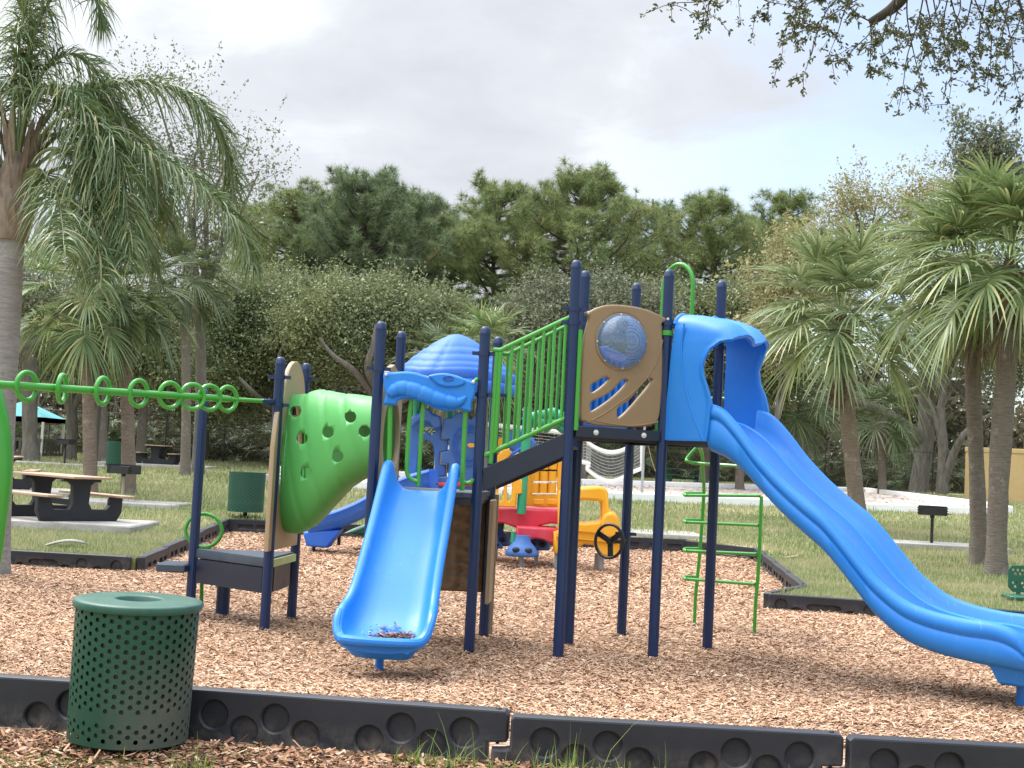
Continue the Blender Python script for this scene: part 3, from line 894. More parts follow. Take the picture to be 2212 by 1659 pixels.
# ---- blue back panel with ribs, seen through the slots
d34 = (P4 - P3).normalized(); n34 = Vector((d34.y, -d34.x, 0))
if n34.y > 0: n34 = -n34
mb = MB(); c = (P3 + P4) / 2
q = [P3 + d34 * .08 + Z * (ZP + .04), P4 - d34 * .08 + Z * (ZP + .04), P4 - d34 * .08 + Z * 2.78, c + Z * 2.84, P3 + d34 * .08 + Z * 2.78]
mb.plate(q, n34, .04, [], .012)
for i in range(7):
    a = P3.lerp(P4, .14 + .12 * i) + n34 * .012
    mb.tube([a + Z * (ZP + .1), a + Z * 2.72], .022, 8)
mb.build('barrier_panel', M['blue'], play)
# ---- steering wheel on the rear post
hub = PY(1316, 1169, P4.y - .14)
nw = Vector((-.62, -.78, .05)).normalized()
mb = MB(); mb.torus(hub, nw, .165, .016, 36, 10)
ew = nw.cross(Z).normalized()
for a in (PI / 2 + .1, PI / 2 + 2.2, PI / 2 - 2.0):
    d = ew * math.cos(a) + nw.cross(ew) * math.sin(a)
    pz = hub + nw * -.02
    mb.box(pz + d * .085, d * .085, nw.cross(d) * .027, nw * .010)
mb.tube([hub + nw * .01, hub - nw * .05], .032, 14)
mb.tube([hub - nw * .04, Vector((P4.x, P4.y - .05, hub.z))], .022, 12)
mb.build('steering_wheel', M['black'], play)

# ---- double slide to the right
e25 = (P5 - P2).normalized(); d25 = Vector((e25.y, -e25.x, 0)); m25 = (P2 + P5) / 2
def itp(xs, ys, x): return float(np.interp(x, xs, ys))
def sitp(tab, x):
    P = cr([(a, b) for a, b in tab], 10); return float(np.interp(x, [p[0] for p in P], [p[1] for p in P]))
RIM = [(.46, 2.26), (.5, 2.255), (.61, 2.21), (.77, 2.06), (.95, 1.86), (1.17, 1.66), (1.4, 1.49), (1.56, 1.38), (1.71, 1.24), (1.87, 1.07), (2.02, .92), (2.24, .77), (2.45, .70), (2.73, .665), (2.99, .655), (3.15, .60), (3.24, .50), (3.3, .4)]
BED = [(.46, 1.945), (.6, 1.90), (.77, 1.80), (.95, 1.64), (1.17, 1.45), (1.4, 1.28), (1.56, 1.165), (1.71, 1.02), (1.87, .85), (2.02, .70), (2.24, .55), (2.45, .48), (2.73, .44), (2.99, .425), (3.15, .415), (3.24, .40), (3.3, .37)]
def sec2(d):
    r = sitp(RIM, d); b = sitp(BED, d); H = r - b
    k = itp([.46, .7, 2.9, 3.15, 3.3], [.97, 1.0, 1.0, 1.0, .86], d)
    rh = min(.19, H * .82)
    half = [(0, b + rh), (.026, b + rh - .010), (.05, b + rh * .45), (.10, b + .02), (.20, b), (.29, b + .015), (.355, b + .07), (.385, b + H * .55), (.405, r - .025), (.422, r - .006), (.445, r), (.47, r - .008), (.492, r - .03), (.50, r - .07), (.496, r - .10), (.478, r - .115),
            (.474, r - .13), (.49, r - .15), (.488, b - .0), (.46, b - .06), (.40, b - .095), (.25, b - .12), (0, b - .12)]
    # keep the order of heights sane where the walls are low
    L = [(-x * k, z) for x, z in half]; Rr = [(x * k, z) for x, z in half]
    loop = Rr + L[::-1][1:-1]
    return [m25 + d25 * d + e25 * x + Z * z for x, z in loop]
ds_ = list(np.linspace(.46, 3.3, 60))
mb = MB(); mb.loft([sec2(d) for d in ds_][::-1], caps=True)
s2 = mb.build('double_slide', M['blue'], play, angle=50)
mb = MB()
rings = []
for z, a, b_, d0, d1 in ((.40, .40, .40, 2.86, 3.22), (.30, .36, .36, 2.92, 3.2), (.21, .33, .33, 2.96, 3.18), (.19, .30, .30, 2.98, 3.16)):
    rings.append([m25 + d25 * x + e25 * y + Z * z for x, y in ((d0, -a), (d1, -b_), (d1, b_), (d0, a))])
mb.loft(rings[::-1], caps=True)
mb.build('exit_skirt', M['blue'], s2, angle=20)
mb = MB(); mb.tube([m25 + d25 * 3.05 - e25 * .07 + Z * z for z in (-.1, .22)], .035, 14)
mb.build('foot_post', M['blue'], s2)
# ---- hood over the slide entrance
HQ = [  # across, z, d0, d1, drop
    (-.47, 1.93, .03, .47, 0), (-.47, 2.10, .035, .49, 0), (-.47, 2.27, .04, .50, 0), (-.47, 2.40, .05, .455, 0), (-.47, 2.50, .055, .41, 0), (-.47, 2.58, .06, .40, 0), (-.47, 2.66, .065, .42, 0), (-.468, 2.74, .07, .47, .0), (-.462, 2.84, .08, .56, .03), (-.44, 2.95, .08, .65, .10), (-.36, 3.03, .08, .70, .15),
    (-.27, 3.05, .08, .72, .16), (-.16, 3.02, .08, .70, .15), (-.04, 2.98, .08, .64, .13), (.05, 2.99, .06, .63, .13), (.16, 3.04, .04, .62, .16), (.25, 3.09, .02, .60, .19), (.35, 3.06, .04, .57, .18), (.43, 2.97, .06, .53, .10), (.465, 2.86, .08, .49, .03), (.47, 2.74, .08, .46, 0), (.47, 2.62, .08, .42, 0), (.47, 2.5, .08, .44, 0), (.47, 2.38, .08, .50, 0), (.47, 2.27, .08, .53, 0), (.47, 2.18, .08, .53, 0), (.47, 1.93, .08, .5, 0)]
Q = cr([Vector((a, b, 0)) for a, b, *_ in HQ], 4)
tt = np.linspace(0, len(HQ) - 1, len(Q))
Ex = [[float(np.interp(t, range(len(HQ)), [h[i] for h in HQ])) for i in (2, 3, 4)] for t in tt]
rows = []
for qv, (d0, d1, dr) in zip(Q, Ex):
    row = []
    isroof = min(1, dr / .1)
    for f in (0, .12, .3, .5, .7, .84, .93, .98, 1.0):
        d = d0 + (d1 - d0) * f
        z = qv.y - dr * f * f * .9 - (isroof * .05 * max(0, f - .84) / .16 * (f > .9))
        a = qv.x * (1 + .035 * (1 if f > .97 else 0) * (1 - isroof))
        row.append(m25 + d25 * d + e25 * a + Z * z)
    rows.append(row)
mb = MB(); mb.loft(rows, closed=False)
hood = mb.build('slide_hood', M['blue'], play, angle=60)
md = hood.modifiers.new('s', 'SOLIDIFY'); md.thickness = .035; md.offset = 0
md = hood.modifiers.new('b', 'BEVEL'); md.width = .012; md.segments = 2; md.limit_method = 'ANGLE'; md.angle_limit = 1.0
realise(hood)
mb = MB()
gl_ = [tuple(p) for p in cr([(300, 540), (278, 700), (283, 900), (330, 1150), (400, 1370), (465, 1520)], 6)]
mb.tube([ONP(u, v, m25 - e25 * .490, e25) for u, v in ZD(gl_, 2.86, 1900, 760)], .009, 8)
mb.tube([m25 + d25 * .06 + e25 * a + Z * z for a, z in [(q.x, q.y + .012) for q in Q[36:76]]], .022, 10)
mb.build('hood_trim', M['blue'], hood)
# sit-in plate between hood and slide
mb = MB(); mb.bbox(m25 + d25 * .27 + Z * (ZP - .01), d25 * .22, e25 * .44, Z * .02, .01); mb.build('slide_sill', M['blue'], play)

# ---- green arch and leaning ladder at the back right
d54 = (P4 - P5).normalized(); n54 = Vector((-d54.y, d54.x, 0))
if n54.x < 0: n54 = -n54
m54 = (P4 + P5) / 2
F1, F2 = G(1500, 1350), G(1629.5, 1372)
ha = .19
mb = MB()
arch = [m54 + d54 * ha + Z * 1.9, m54 + d54 * ha + Z * 2.4, m54 + d54 * ha + Z * 3.45] + [m54 + d54 * (ha * math.cos(t)) + Z * (3.47 + ha * 1.15 * math.sin(t)) for t in np.linspace(.15, PI - .15, 12)] + [m54 - d54 * ha + Z * 3.45, m54 - d54 * ha + Z * 2.4, m54 - d54 * ha + Z * 1.9]
mb.tube(arch, .021, 12); mb.build('arch_handrail', M['green'], play)
lad = MB()
T1 = PY(1520, 1075, F1.y - .03); T1b = PY(1518, 1020, F1.y - .2); T1c = PY(1506, 962, F1.y - .55)
e12l = (F2 - F1)
rails = []
r1 = cr([F1 - Z * .1, F1 + Z * .3, PY(1511, 1200, F1.y), T1, T1b, T1c, m54 + d54 * .25 + Z * 1.98], 6)
T2 = PY(1645, 1072, F2.y)
r2 = cr([F2 - Z * .1, F2 + Z * .3, PY(1639, 1220, F2.y), T2], 6)
lad.tube(r1, .019, 10); lad.tube(r2, .019, 10)
for v1, v2 in ((1068, 1071), (1126, 1135), (1188, 1197), (1249, 1262)):
    a = PY(1484, v1 - 2, F1.y - .10); b = PY(1642 - (v2 - 1071) * .06, v2, F2.y); back = PY(1517 - (v1 - 1068) * .07, v1 - 3, F1.y)
    mid_ = PY(1486, v1 + 2, F1.y - .14)
    lad.tube(cr([b, b.lerp(mid_, .9), mid_ + Vector((-.03, -.02, 0)), a + Vector((-.01, .06, 0)), back], 6), .017, 10)
a = PY(1506, 965, F1.y - .5)
lad.tube(cr([a, PY(1484, 990, F1.y - .5), PY(1487, 997, F1.y - .55), PY(1510, 1001, F1.y - .5), PY(1600, 1007, F2.y - .3)], 6), .017, 10)
lad.build('leaning_ladder', M['green'], play)
mb = MB()
a = PY(1520, 862, 12.9); mb.tube(cr([PY(1575, 880, 12.6), PY(1580, 868, 12.7), PY(1560, 861, 12.8), a], 5), .018, 10)
mb.build('handrail', M['green'], play)

# ---- stair between the low and the high deck
mb = MB()
nst = Vector(((P1 - S2).y, -(P1 - S2).x, 0)).normalized()
if nst.y > 0: nst = -nst
st = [ONP(u, v, S2 + nst * .03, nst) for u, v in ((1043, 1012), (1228, 932), (1228, 982), (1043, 1062))]
mb.plate(st, nst, .02, [], .004)
st2 = [p + (S3 - S2) * .98 for p in st]
mb.plate(st2, nst, .02, [], .004)
for i in range(4):
    f = (i + .6) / 4
    a = (st[0].lerp(st[1], f) + st[3].lerp(st[2], f)) / 2
    mb.box(a + (S3 - S2) * .49, (P1 - S2).normalized() * .12, (S3 - S2) * .47, Z * .012)
mb.build('stair', M['navy_dark'], play, angle=20)
def rail_pts(L, p0): return [ONP(u, v, p0, nst) for u, v in ZD(L, 2.37, 1300, 700)]
for k, (p0, top, bot, xs) in enumerate((
        (S2 + nst * .0, [(345, 770), (395, 772), (430, 755), (500, 722), (885, 540)], [(285, 1505), (330, 1485), (850, 1243)], (475, 547, 622, 697, 772, 850)),
        (S3 - nst * .05, [(400, 797), (455, 797), (500, 775), (885, 590)], [(340, 1485), (400, 1450), (850, 1250)], (447, 520, 593, 665, 738, 812)))):
    mb = MB()
    tp = rail_pts([tuple(p) for p in cr(top, 4)], p0); bt = rail_pts(bot, p0)
    mb.tube(tp, .021, 10); mb.tube(bt, .021, 10)
    def onl(L, x):
        for a, b in zip(L, L[1:]):
            if a[0] <= x <= b[0]: return a[1] + (b[1] - a[1]) * (x - a[0]) / (b[0] - a[0])
        return L[-1][1]
    for x in xs:
        xb = x - 33
        pa = rail_pts([(x, onl(top, x))], p0)[0]; pb = rail_pts([(xb, onl(bot, xb))], p0)[0]
        mb.tube([pa, pb], .0155, 8)
    if k == 0:
        for x0, x1 in ((372, 326), (395, 352)):
            a, b = rail_pts([(x0, 785), (x1, 1560 if x0 < 380 else 1480)], p0); mb.tube([a, b], .021, 10)
        a, b = rail_pts([(968, 545), (930, 1270)], p0); mb.tube([P1 + Vector((.06, -.02, 2.84)), P1 + Vector((.06, -.02, 1.97))], .021, 10)
    mb.build('stair_railing', M['green'], play)

# ---- single slide
mS = (S1 + S2) / 2 - exs * .02
endv = (dS * 1.42 - exs * .20); dl = endv.normalized(); sl_ = Vector((-dl.y, dl.x, 0))
if sl_.x < 0: sl_ = -sl_
D1 = endv.length
B1 = [(0, 1.385), (.1, 1.375), (.22, 1.29), (.45, 1.06), (.75, .76), (1.0, .51), (1.15, .39), (1.28, .325), (1.38, .295), (1.46, .275), (1.52, .262)]
H1 = [(0, .20), (.06, .245), (.14, .255), (.3, .21), (.6, .165), (1.0, .15), (1.15, .165), (1.27, .18), (1.36, .15), (1.43, .09), (1.48, .055), (1.52, .04)]
W1 = [(0, .285), (.2, .295), (.8, .31), (1.05, .325), (1.22, .345), (1.36, .35), (1.43, .335), (1.48, .30), (1.52, .24)]
def sec1(d):
    b = sitp(B1, d); h = sitp(H1, d); w_ = sitp(W1, d); wb = w_ * itp([0, .3, 1.0, 1.3], [.60, .62, .68, .72], d)
    half = [(0, b), (wb * .5, b), (wb * .85, b + .004), (wb, b + .02), (wb + (w_ - wb) * .35, b + h * .30), (wb + (w_ - wb) * .62, b + h * .72), (w_ - .03, b + h - .012), (w_ - .012, b + h), (w_ + .012, b + h + .002), (w_ + .034, b + h - .014), (w_ + .042, b + h - .04), (w_ + .034, b + h - .066), (w_ + .012, b + h - .074), (w_ * .97, b + h - .09),
            (w_ * .93, b + min(h * .3, h - .1)), (wb + .01, b - .05), (wb * .6, b - .065), (0, b - .065)]
    loop = half + [(-x, z) for x, z in half[::-1][1:-1]]
    return [mS + dS * .03 + dl * d + sl_ * x + Z * z for x, z in loop]
mb = MB(); mb.loft([sec1(d) for d in np.linspace(0, 1.52, 46)], caps=True)
s1 = mb.build('single_slide', M['blue'], play, angle=55)
# thick rounded rim round the exit
mb = MB()
rim = []
for d in np.linspace(1.30, 1.50, 9): 
    w_ = sitp(W1, d); rim.append(mS + dS * .03 + dl * d + sl_ * (w_ + .008) + Z * (sitp(B1, d) + sitp(H1, d) - .03))
c_ = mS + dS * .03 + dl * 1.50
arc = [c_ + sl_ * (.285 * math.cos(t)) + dl * (.075 * math.sin(t)) + Z * (.288) for t in np.linspace(.1, PI - .1, 14)]
rimR = rim; rimL = []
for d in np.linspace(1.50, 1.30, 9):
    w_ = sitp(W1, d); rimL.append(mS + dS * .03 + dl * d - sl_ * (w_ + .008) + Z * (sitp(B1, d) + sitp(H1, d) - .03))
mb.tube(cr(rimR[:-1] + arc + rimL[1:], 3), .034, 10)
mb.build('exit_rim', M['blue'], s1)
mb = MB(); rings = []
for z, a, d0, d1 in ((.25, .30, 1.22, 1.53), (.20, .255, 1.25, 1.50), (.16, .23, 1.27, 1.47), (.145, .20, 1.29, 1.45)):
    rings.append([mS + dS * .03 + dl * (d0 + (d1 - d0) * (.5 + .5 * math.copysign(abs(math.sin(t)) ** .6, math.sin(t)))) + sl_ * (a * math.copysign(abs(math.cos(t)) ** .5, math.cos(t))) + Z * z for t in np.linspace(0, 2 * PI, 25)[:-1]])
mb.loft(rings[::-1], caps=True); mb.build('exit_skirt', M['blue'], s1, angle=30)
mb = MB(); f = G(818.7, 1450)
mb.tube([f - Z * .1, Vector((f.x, f.y, .26))], .034, 14); mb.build('foot_post', M['blue'], s1)
# a drift of leaves caught at the bottom of the slide
V = []
for i in range(420):
    d = np.clip(random.gauss(1.385, .035), 1.25, 1.47); x = random.gauss(.08, .075) + (d - 1.385) * -1.2 if i < 360 else random.uniform(-.12, .2)
    if i >= 360: d = random.uniform(1.2, 1.42)
    p = mS + dS * .03 + dl * d + sl_ * max(-.2, min(x, .23)) + Z * (sitp(B1, d) + .018 + random.uniform(0, .012))
    a = random.uniform(0, PI); l = random.uniform(.012, .034); wq = l * .34; tl = random.uniform(-.4, .4)
    dv = Vector((math.cos(a), math.sin(a), tl)) * l; sv = Vector((-math.sin(a), math.cos(a), 0)) * wq
    V += [p - dv, p + sv, p + dv, p - sv]
soup('leaf_litter_on_slide', [tuple(p) for p in V], 4, M['litter'], kind='stuff')

# ---- leaf shaped header over the slide
pH = S1 + dS * .075; nH = dS
HO = [(132, 485), (200, 484), (290, 477), (360, 478), (430, 490), (530, 517), (600, 497), (680, 492), (770, 510), (850, 540), (942, 578), (946, 640), (935, 700), (912, 760), (907, 832), (850, 826), (790, 812), (730, 826), (650, 822), (560, 792), (480, 747), (420, 726), (330, 718), (262, 735), (242, 776), (190, 772), (130, 765), (147, 690), (132, 600)]
mb = MB(); mb.plate(inpl([tuple(p) for p in cr(HO, 3, True)], 3.016, 1080, 930, pH, nH), nH, .07, [], .02)
# the fat ribbed tail
spine = cr([(185, 690, 40), (235, 640, 62), (310, 625, 68), (400, 645, 70), (500, 680, 72), (600, 718, 70), (700, 742, 62), (790, 748, 48), (862, 700, 16)], 6)
rings = []
for i, p in enumerate(spine):
    a = spine[max(i - 1, 0)]; b = spine[min(i + 1, len(spine) - 1)]
    t = Vector((b.x - a.x, b.y - a.y)).normalized(); nn = Vector((-t.y, t.x))
    rib = 1.0 + (.04 if (i % 7) else -.08)
    ring = []
    for j in range(13):
        q = PI * j / 12
        px = Vector((p.x, p.y)) + nn * (math.cos(q) * p.z * rib)
        ring.append(inpl([(px.x, px.y)], 3.016, 1080, 930, pH, nH)[0] + nH * (math.sin(q) * .055 * min(1, p.z / 55) * rib - .004))
    rings.append(ring)
mb.loft(rings, closed=False)
LO = [(530, 517), (600, 497), (690, 494), (770, 515), (842, 545), (850, 585), (790, 612), (700, 618), (620, 600), (570, 560)]
mb.plate([p + nH * .022 for p in inpl([tuple(p) for p in cr(LO, 4, True)], 3.016, 1080, 930, pH, nH)], nH, .03, [], .016)
head = mb.build('slide_header', M['blue'], play, angle=50)
mb = MB()
ov = [p + nH * .026 for p in inpl([(705 + 47 * math.cos(t), 541 + 22 * math.sin(t)) for t in np.linspace(0, 2 * PI, 25)[:-1]], 3.016, 1080, 930, pH, nH)]
mb.tube(ov + ov[:1], .0035, 6)
def lettering(mb, s, origin, ex, ey, size, depth=.004, shear=0.0):
    cu = bpy.data.curves.new('t', 'FONT'); cu.body = s; cu.size = size; cu.align_x = 'CENTER'; cu.align_y = 'CENTER'; cu.extrude = depth; cu.shear = shear
    ob = bpy.data.objects.new('t', cu); COL.objects.link(ob); bpy.context.view_layer.update()
    me = bpy.data.meshes.new_from_object(ob.evaluated_get(bpy.context.evaluated_depsgraph_get()))
    ez = ex.cross(ey)
    mb.add([origin + ex * v.co.x + ey * v.co.y + ez * v.co.z for v in me.vertices], [tuple(p.vertices) for p in me.polygons])
    bpy.data.objects.remove(ob)
lettering(mb, 'BYO', inpl([(705, 541)], 3.016, 1080, 930, pH, nH)[0] + nH * .026, exs, Z, .042, .003, .25)
mb.build('emblem', plastic('shaded_blue_emblem', (.008, .10, .42, 1), .4, .2), head)  # engraving in the same blue; the darker colour stands for its shade
bolts([inpl([q], 3.016, 1080, 930, pH, nH)[0] + nH * .01 for q in ((155, 505), (925, 572))], .016, head)
mb = MB(); a = inpl([(925, 572)], 3.016, 1080, 930, pH, nH)[0]
mb.tube(cr([a, a + exs * .02 + dS * -.03 + Z * .02, Vector((S2.x - .05, S2.y - .03, a.z + .03)), Vector((S2.x - .02, S2.y + .05, a.z))], 4), .016, 8); mb.build('header_bracket', M['green'], play)
# green loop rails beside the slide entrance
pG = S1 + dS * .02
mb = MB()
def gl2(L): return [ONP(u, v, pG, dS) for u, v in ZD([tuple(p) for p in cr(L, 5)], 3.016, 1080, 930)]
mb.tube(gl2([(378, 720), (360, 900), (345, 1150), (338, 1330), (350, 1400), (395, 1440), (438, 1448)]), .019, 10)
mb.tube(gl2([(487, 720), (470, 950), (452, 1250), (438, 1490)]), .019, 10)
mb.build('loop_rail', M['green'], play)
mb = MB()
mb.tube(gl2([(858, 790), (848, 1000), (838, 1250), (826, 1530)]), .021, 10)
mb.tube(gl2([(838, 1455), (870, 1465), (905, 1455), (925, 1430)]), .019, 10)
mb.build('loop_rail', M['green'], play)
mb = MB()
mb.tube(gl2([(190, 760), (188, 950), (180, 1310)]), .021, 10)
mb.build('loop_rail', M['green'], play)

# ---- brown rock panel under the slide deck
def rock_panel():
    a, b = S4 + Vector((.06, -.02, 0)), S3 + Vector((-.04, -.02, 0))
    nx, nz = 46, 50; rows = []
    for j in range(nz + 1):
        z = .43 + (1.33 - .43) * j / nz; row = []
        for i in range(nx + 1):
            p = a.lerp(b, i / nx)
            h = .022 * math.sin(18 * i / nx + 5 * math.sin(z * 7 + 1.3)) * math.sin(z * 26 + 3 * math.sin(i * .3)) + .012 * math.sin(z * 47 + i * .21)
            ed = min(i, nx - i, j, nz - j); h = h if ed > 1 else -.02 * (2 - ed)
            row.append(p + dS * (.05 + h) + Z * z)
        rows.append(row)
    m_ = MB(); m_.loft([r[::-1] for r in rows], closed=False)
    m_.box((a + b) / 2 + dS * .005 + Z * .88, (b - a) / 2, dS * .022, Z * .45)
    m_.build('rock_climbing_panel', M['brown'], play, angle=180)
rock_panel()
mb = MB()
mb.bbox((S3 + S2) / 2 + exs * .05 + (S3 - S2) * .33 + Z * .83, exs * .018, (S3 - S2) * .14, Z * .48, .01)
mb.build('side_panel', M['tan2'], play)
mb = MB(); p = G(1056, 1338) ; mb.bbox(Vector((S3.x + .06, S3.y + .1, .68)), (.022, 0, 0), (0, .03, 0), Z * .68, .008); mb.build('panel_post', M['tan2'], play)

# ---- crawl tunnel between its two tan end panels
tl = Vector((-2.15, 12.62, 1.55)); trr = Vector((-1.15, 12.05, 1.88))
tax = [(0, .665, .41, 1.555, -2.09, 12.80), (.06, .67, .415, 1.55, -2.05, 12.78), (.15, .67, .42, 1.545, -1.98, 12.74), (.3, .645, .42, 1.58, -1.84, 12.65), (.45, .585, .42, 1.65, -1.70, 12.55), (.6, .50, .42, 1.735, -1.56, 12.42), (.75, .425, .415, 1.80, -1.42, 12.28), (.88, .37, .41, 1.835, -1.28, 12.16), (1, .35, .41, 1.845, -1.12, 12.04)]
A = [np.interp(np.linspace(0, 1, 40), [t[0] for t in tax], [t[k] for t in tax]) for k in range(6)]
def smooth_(a):
    for _ in range(4): a = np.concatenate([a[:1], (a[:-2] + 2 * a[1:-1] + a[2:]) / 4, a[-1:]])
    return a
A = [smooth_(a) for a in A]
mb = MB(); rings = []
for i in range(40):
    ring = []
    for j in range(56):
        t = 2 * PI * j / 56
        top = .045 * math.exp(-((i / 39 - .32) / .16) ** 2) * max(0, math.sin(t)) ** 2
        cxx, sxx = math.cos(t), math.sin(t)
        ex_ = 2.4
        kx = math.copysign(abs(cxx) ** (2 / ex_), cxx); kz = math.copysign(abs(sxx) ** (2 / ex_), sxx)
        g = 0.0
        for g0 in (.12, .34, .56, .78):     # spiral grooves
            u = (i / 39 - g0 - (kz * -.5) * .34)
            g -= .016 * math.exp(-(u / .014) ** 2)
        ring.append(Vector((A[4][i] , A[5][i], A[3][i])) + Vector((.085, .995, 0)) * kx * (A[2][i] + g) + Z * (kz * (A[1][i] + g) + top))
    rings.append(ring)
mb.loft(rings, closed=True)
tun = mb.build('crawl_tunnel', M['green_t'], play, angle=70)
md = tun.modifiers.new('s', 'SOLIDIFY'); md.thickness = .012; md.offset = -1
realise(tun)
tun.data.set_sharp_from_angle(angle=1.2)
cuts = []
for x, y in ((978, 497), (1030, 708), (1062, 980), (1235, 660), (1410, 540), (1310, 850), (1520, 652)):
    u, v = ZD([(x, y)], 2.676, 500, 1020)[0]
    a = PY(u, v, 11.5); b = PY(u, v, 12.55); cuts.append(([a, b], .051))
cut(tun, cuts)
mb = MB(); mb.torus((A[4][0] + .02, A[5][0], A[3][0]), (1, -.3, 0), .5, .001, 8, 4)
# end panels
nL = Vector((1, -.09, 0)).normalized()
def yz(L, x0): return [Vector((x0 + (y - 12.07) * .09, y, z)) for y, z in L]
ho = [(12.78 + .40 * math.cos(t), 1.56 + .62 * math.sin(t)) for t in np.linspace(0, 2 * PI, 33)[:-1]]
po = [(12.14, .74), (13.2, .74), (13.2, 2.2)] + [(12.78 + .40 * math.cos(t), 2.14 + .40 * math.sin(t)) for t in np.linspace(.25, PI - .1, 12)] + [(12.2, 2.0), (12.14, 1.7)]
mb = MB(); mb.plate(yz(po, -2.155), nL, .045, [yz(ho, -2.155)], .01); lp = mb.build('tunnel_panel', M['tan2'], play)
mb = MB(); fl = [Vector((-2.125 + (y - 12.07) * .09, 12.78 + (y - 12.78) * 1.02, 1.56 + (z - 1.56) * 1.02)) for y, z in ho]
mb.tube(fl + fl[:1], .014, 8); mb.build('tunnel_flange', M['green_t'], lp)
ho2 = [(12.02 + .41 * math.cos(t), 1.84 + .36 * math.sin(t)) for t in np.linspace(0, 2 * PI, 33)[:-1]]
def yz2(L, x0): return [Vector((x0 + (y - 11.5) * .08, y, z)) for y, z in L]
po2 = [(11.56, 1.30), (12.46, 1.30), (12.48, 2.2), (12.36, 2.36), (12.15, 2.46), (11.98, 2.50), (11.8, 2.46), (11.62, 2.36), (11.55, 2.15)]
mb = MB(); mb.plate(yz2(po2, -1.115), nL, .05, [yz2(ho2, -1.115)], .012); mb.build('tunnel_panel', M['tan2'], play)
mb = MB(); fl = [Vector((-2.19, 12.28, .9))]
# ---- low triangular deck with skirt, step and loop handles
o = deck('low_deck', [L1, L2, L3], ZL, .085, 0, 'deck')
mb = MB()
for a, b in ((L1, L2), (L2, L3), (L1, L3)):
    d = (b - a).normalized(); s = Vector((-d.y, d.x, 0))
    mb.box((a + b) / 2 + Z * .46, (b - a) * (.44 if a is not L2 else .30), s * .01, Z * .115)
mb.build('deck_skirt', M['navy_dark'], o)
mb = MB()
c = (L2 + L3) / 2
mb.box(c + nL * .02 + Z * .62, (L3 - L2) * .42, nL * .012, Z * .035)
mb.build('yellow_green_strip', plastic('pale_green_plate', (.42, .52, .22, 1), .5, .4), o)
mb = MB(); p = ONP(425 / 1.0, 1244, (L1 + L2) / 2 * 1.0 + Vector((0, -.012, 0)), (L2 - L1).normalized().cross(Z))
q = (L1 + L2) / 2 + Vector((-.28, .28 - .02, .42)); mb.ball(q, .018, .018, .018); mb.build('bolt', M['bolt'], o)
lg = G(479.7, 1330)
mb = MB(); mb.tube([lg - Z * .1, lg + Z * .5], .067, 24); mb.build('support_leg', M['navy'], o)
mb = MB(); c = PY(408, 1225, 13.1)
mb.bbox(Vector((-3.22, 13.08, c.z)), (.14, 0, 0), (0, .20, 0), Z * .04, .012); mb.build('step', M['deck'], play)
def px(L, y): return [PY(u, v, y) for u, v in L]
mb = MB()
loop = [(440 + 39 * math.cos(t), 1146 + 36 * math.sin(t)) for t in np.linspace(0, 2 * PI, 30)]
mb.tube(px(loop, 13.15), .019, 10); mb.tube(cr(px([(434, 1186), (437, 1192), (436, 1230), (435, 1310)], 13.15), 4), .019, 10)
mb.tube(px([(434, 1184), (455, 1182)], 13.15), .02, 8)
mb.build('loop_handle', M['green'], play)

# ---- overhead rail with rings, bending down to the ground at its near end
bA = PY(592, 868, L2.y - .02); bB = PY(-20, 829.5, 9.95)
bd = (bB - bA).normalized()
rb = MB()
k0 = bA + bd * .55
rb.tube([bA + bd * .12, k0], .019, 12); rb.tube([k0 - bd * .02, k0, bB], [.026, .030, .032], 14)
rail = rb.build('overhead_rail', M['green'], play)
mb = MB(); mb.bbox(bA + bd * .07, bd * .085, bd.cross(Z).normalized() * .03, Z * .022, .008); mb.build('rail_bracket', M['navy'], rail)
us = (492, 453, 416, 367, 300, 222, 134, 58); yaw = [(1106 - u) / FPX + math.acos(w_) for u, w_ in zip(us, (.75, .85, .92, .81, .68, .5, .3, .7))]
for u, a in zip(us, yaw):
    # point of the rail seen at column u
    best = min(((abs(((bA + bd * t) - CAM).dot(CR) / ((bA + bd * t) - CAM).dot(FW) * FPX + 1106 - u)), t) for t in np.linspace(0, 3.6, 721))
    c = bA + bd * best[1]
    nn = Vector((math.sin(a), -math.cos(a), 0)) if a > 0 else Vector((math.sin(a), -math.cos(a), 0))
    mb = MB(); mb.torus(c - Z * .0, nn, .108, .0195, 32, 10); mb.build('ring', M['green'], rail)
mb = MB()
mb.tube(cr([bB - bd * .02, bB + bd * .25 + Z * .03, bB + bd * .5 - Z * .05], 5), .03, 12)
lz = [(-22, 830, .10), (-14, 870, .115), (-4, 930, .12), (-1, 1000, .125), (-3, 1060, .12), (-9, 1120, .11), (-15, 1180, .10), (-20, 1228, .09)]
mb.tube(cr([PY(u, v, 10.6) for u, v, r in lz], 5), list(np.interp(np.linspace(0, 7, 36), range(8), [r * .78 for *_, r in lz])), 18)
mb.build('rail_support', M['green'], play)

# chips heaped against the posts and legs
V = []
for b_ in (P1, P2, P3, P4, P5, S1, S2, S3, S4, L1, L2, L3, F1, F2, lg, G(818.7, 1450), m25 + d25 * 3.05):
    for i in range(70):
        a = random.uniform(0, 2 * PI); rr = .045 + abs(random.gauss(0, .045)); h = max(.004, .034 - rr * .28) + random.uniform(0, .012)
        p = Vector((b_.x + rr * math.cos(a), b_.y + rr * math.sin(a), h)); t_ = random.uniform(0, PI); l = random.uniform(.012, .024); q_ = l * .33
        dv = Vector((math.cos(t_), math.sin(t_), random.gauss(0, .3))) * l; sv = Vector((-math.sin(t_), math.cos(t_), random.gauss(0, .3))) * q_
        V += [p - dv, p + sv, p + dv, p - sv]
soup('heaped_wood_chips', [tuple(p) for p in V], 4, M['chips'], kind='stuff')
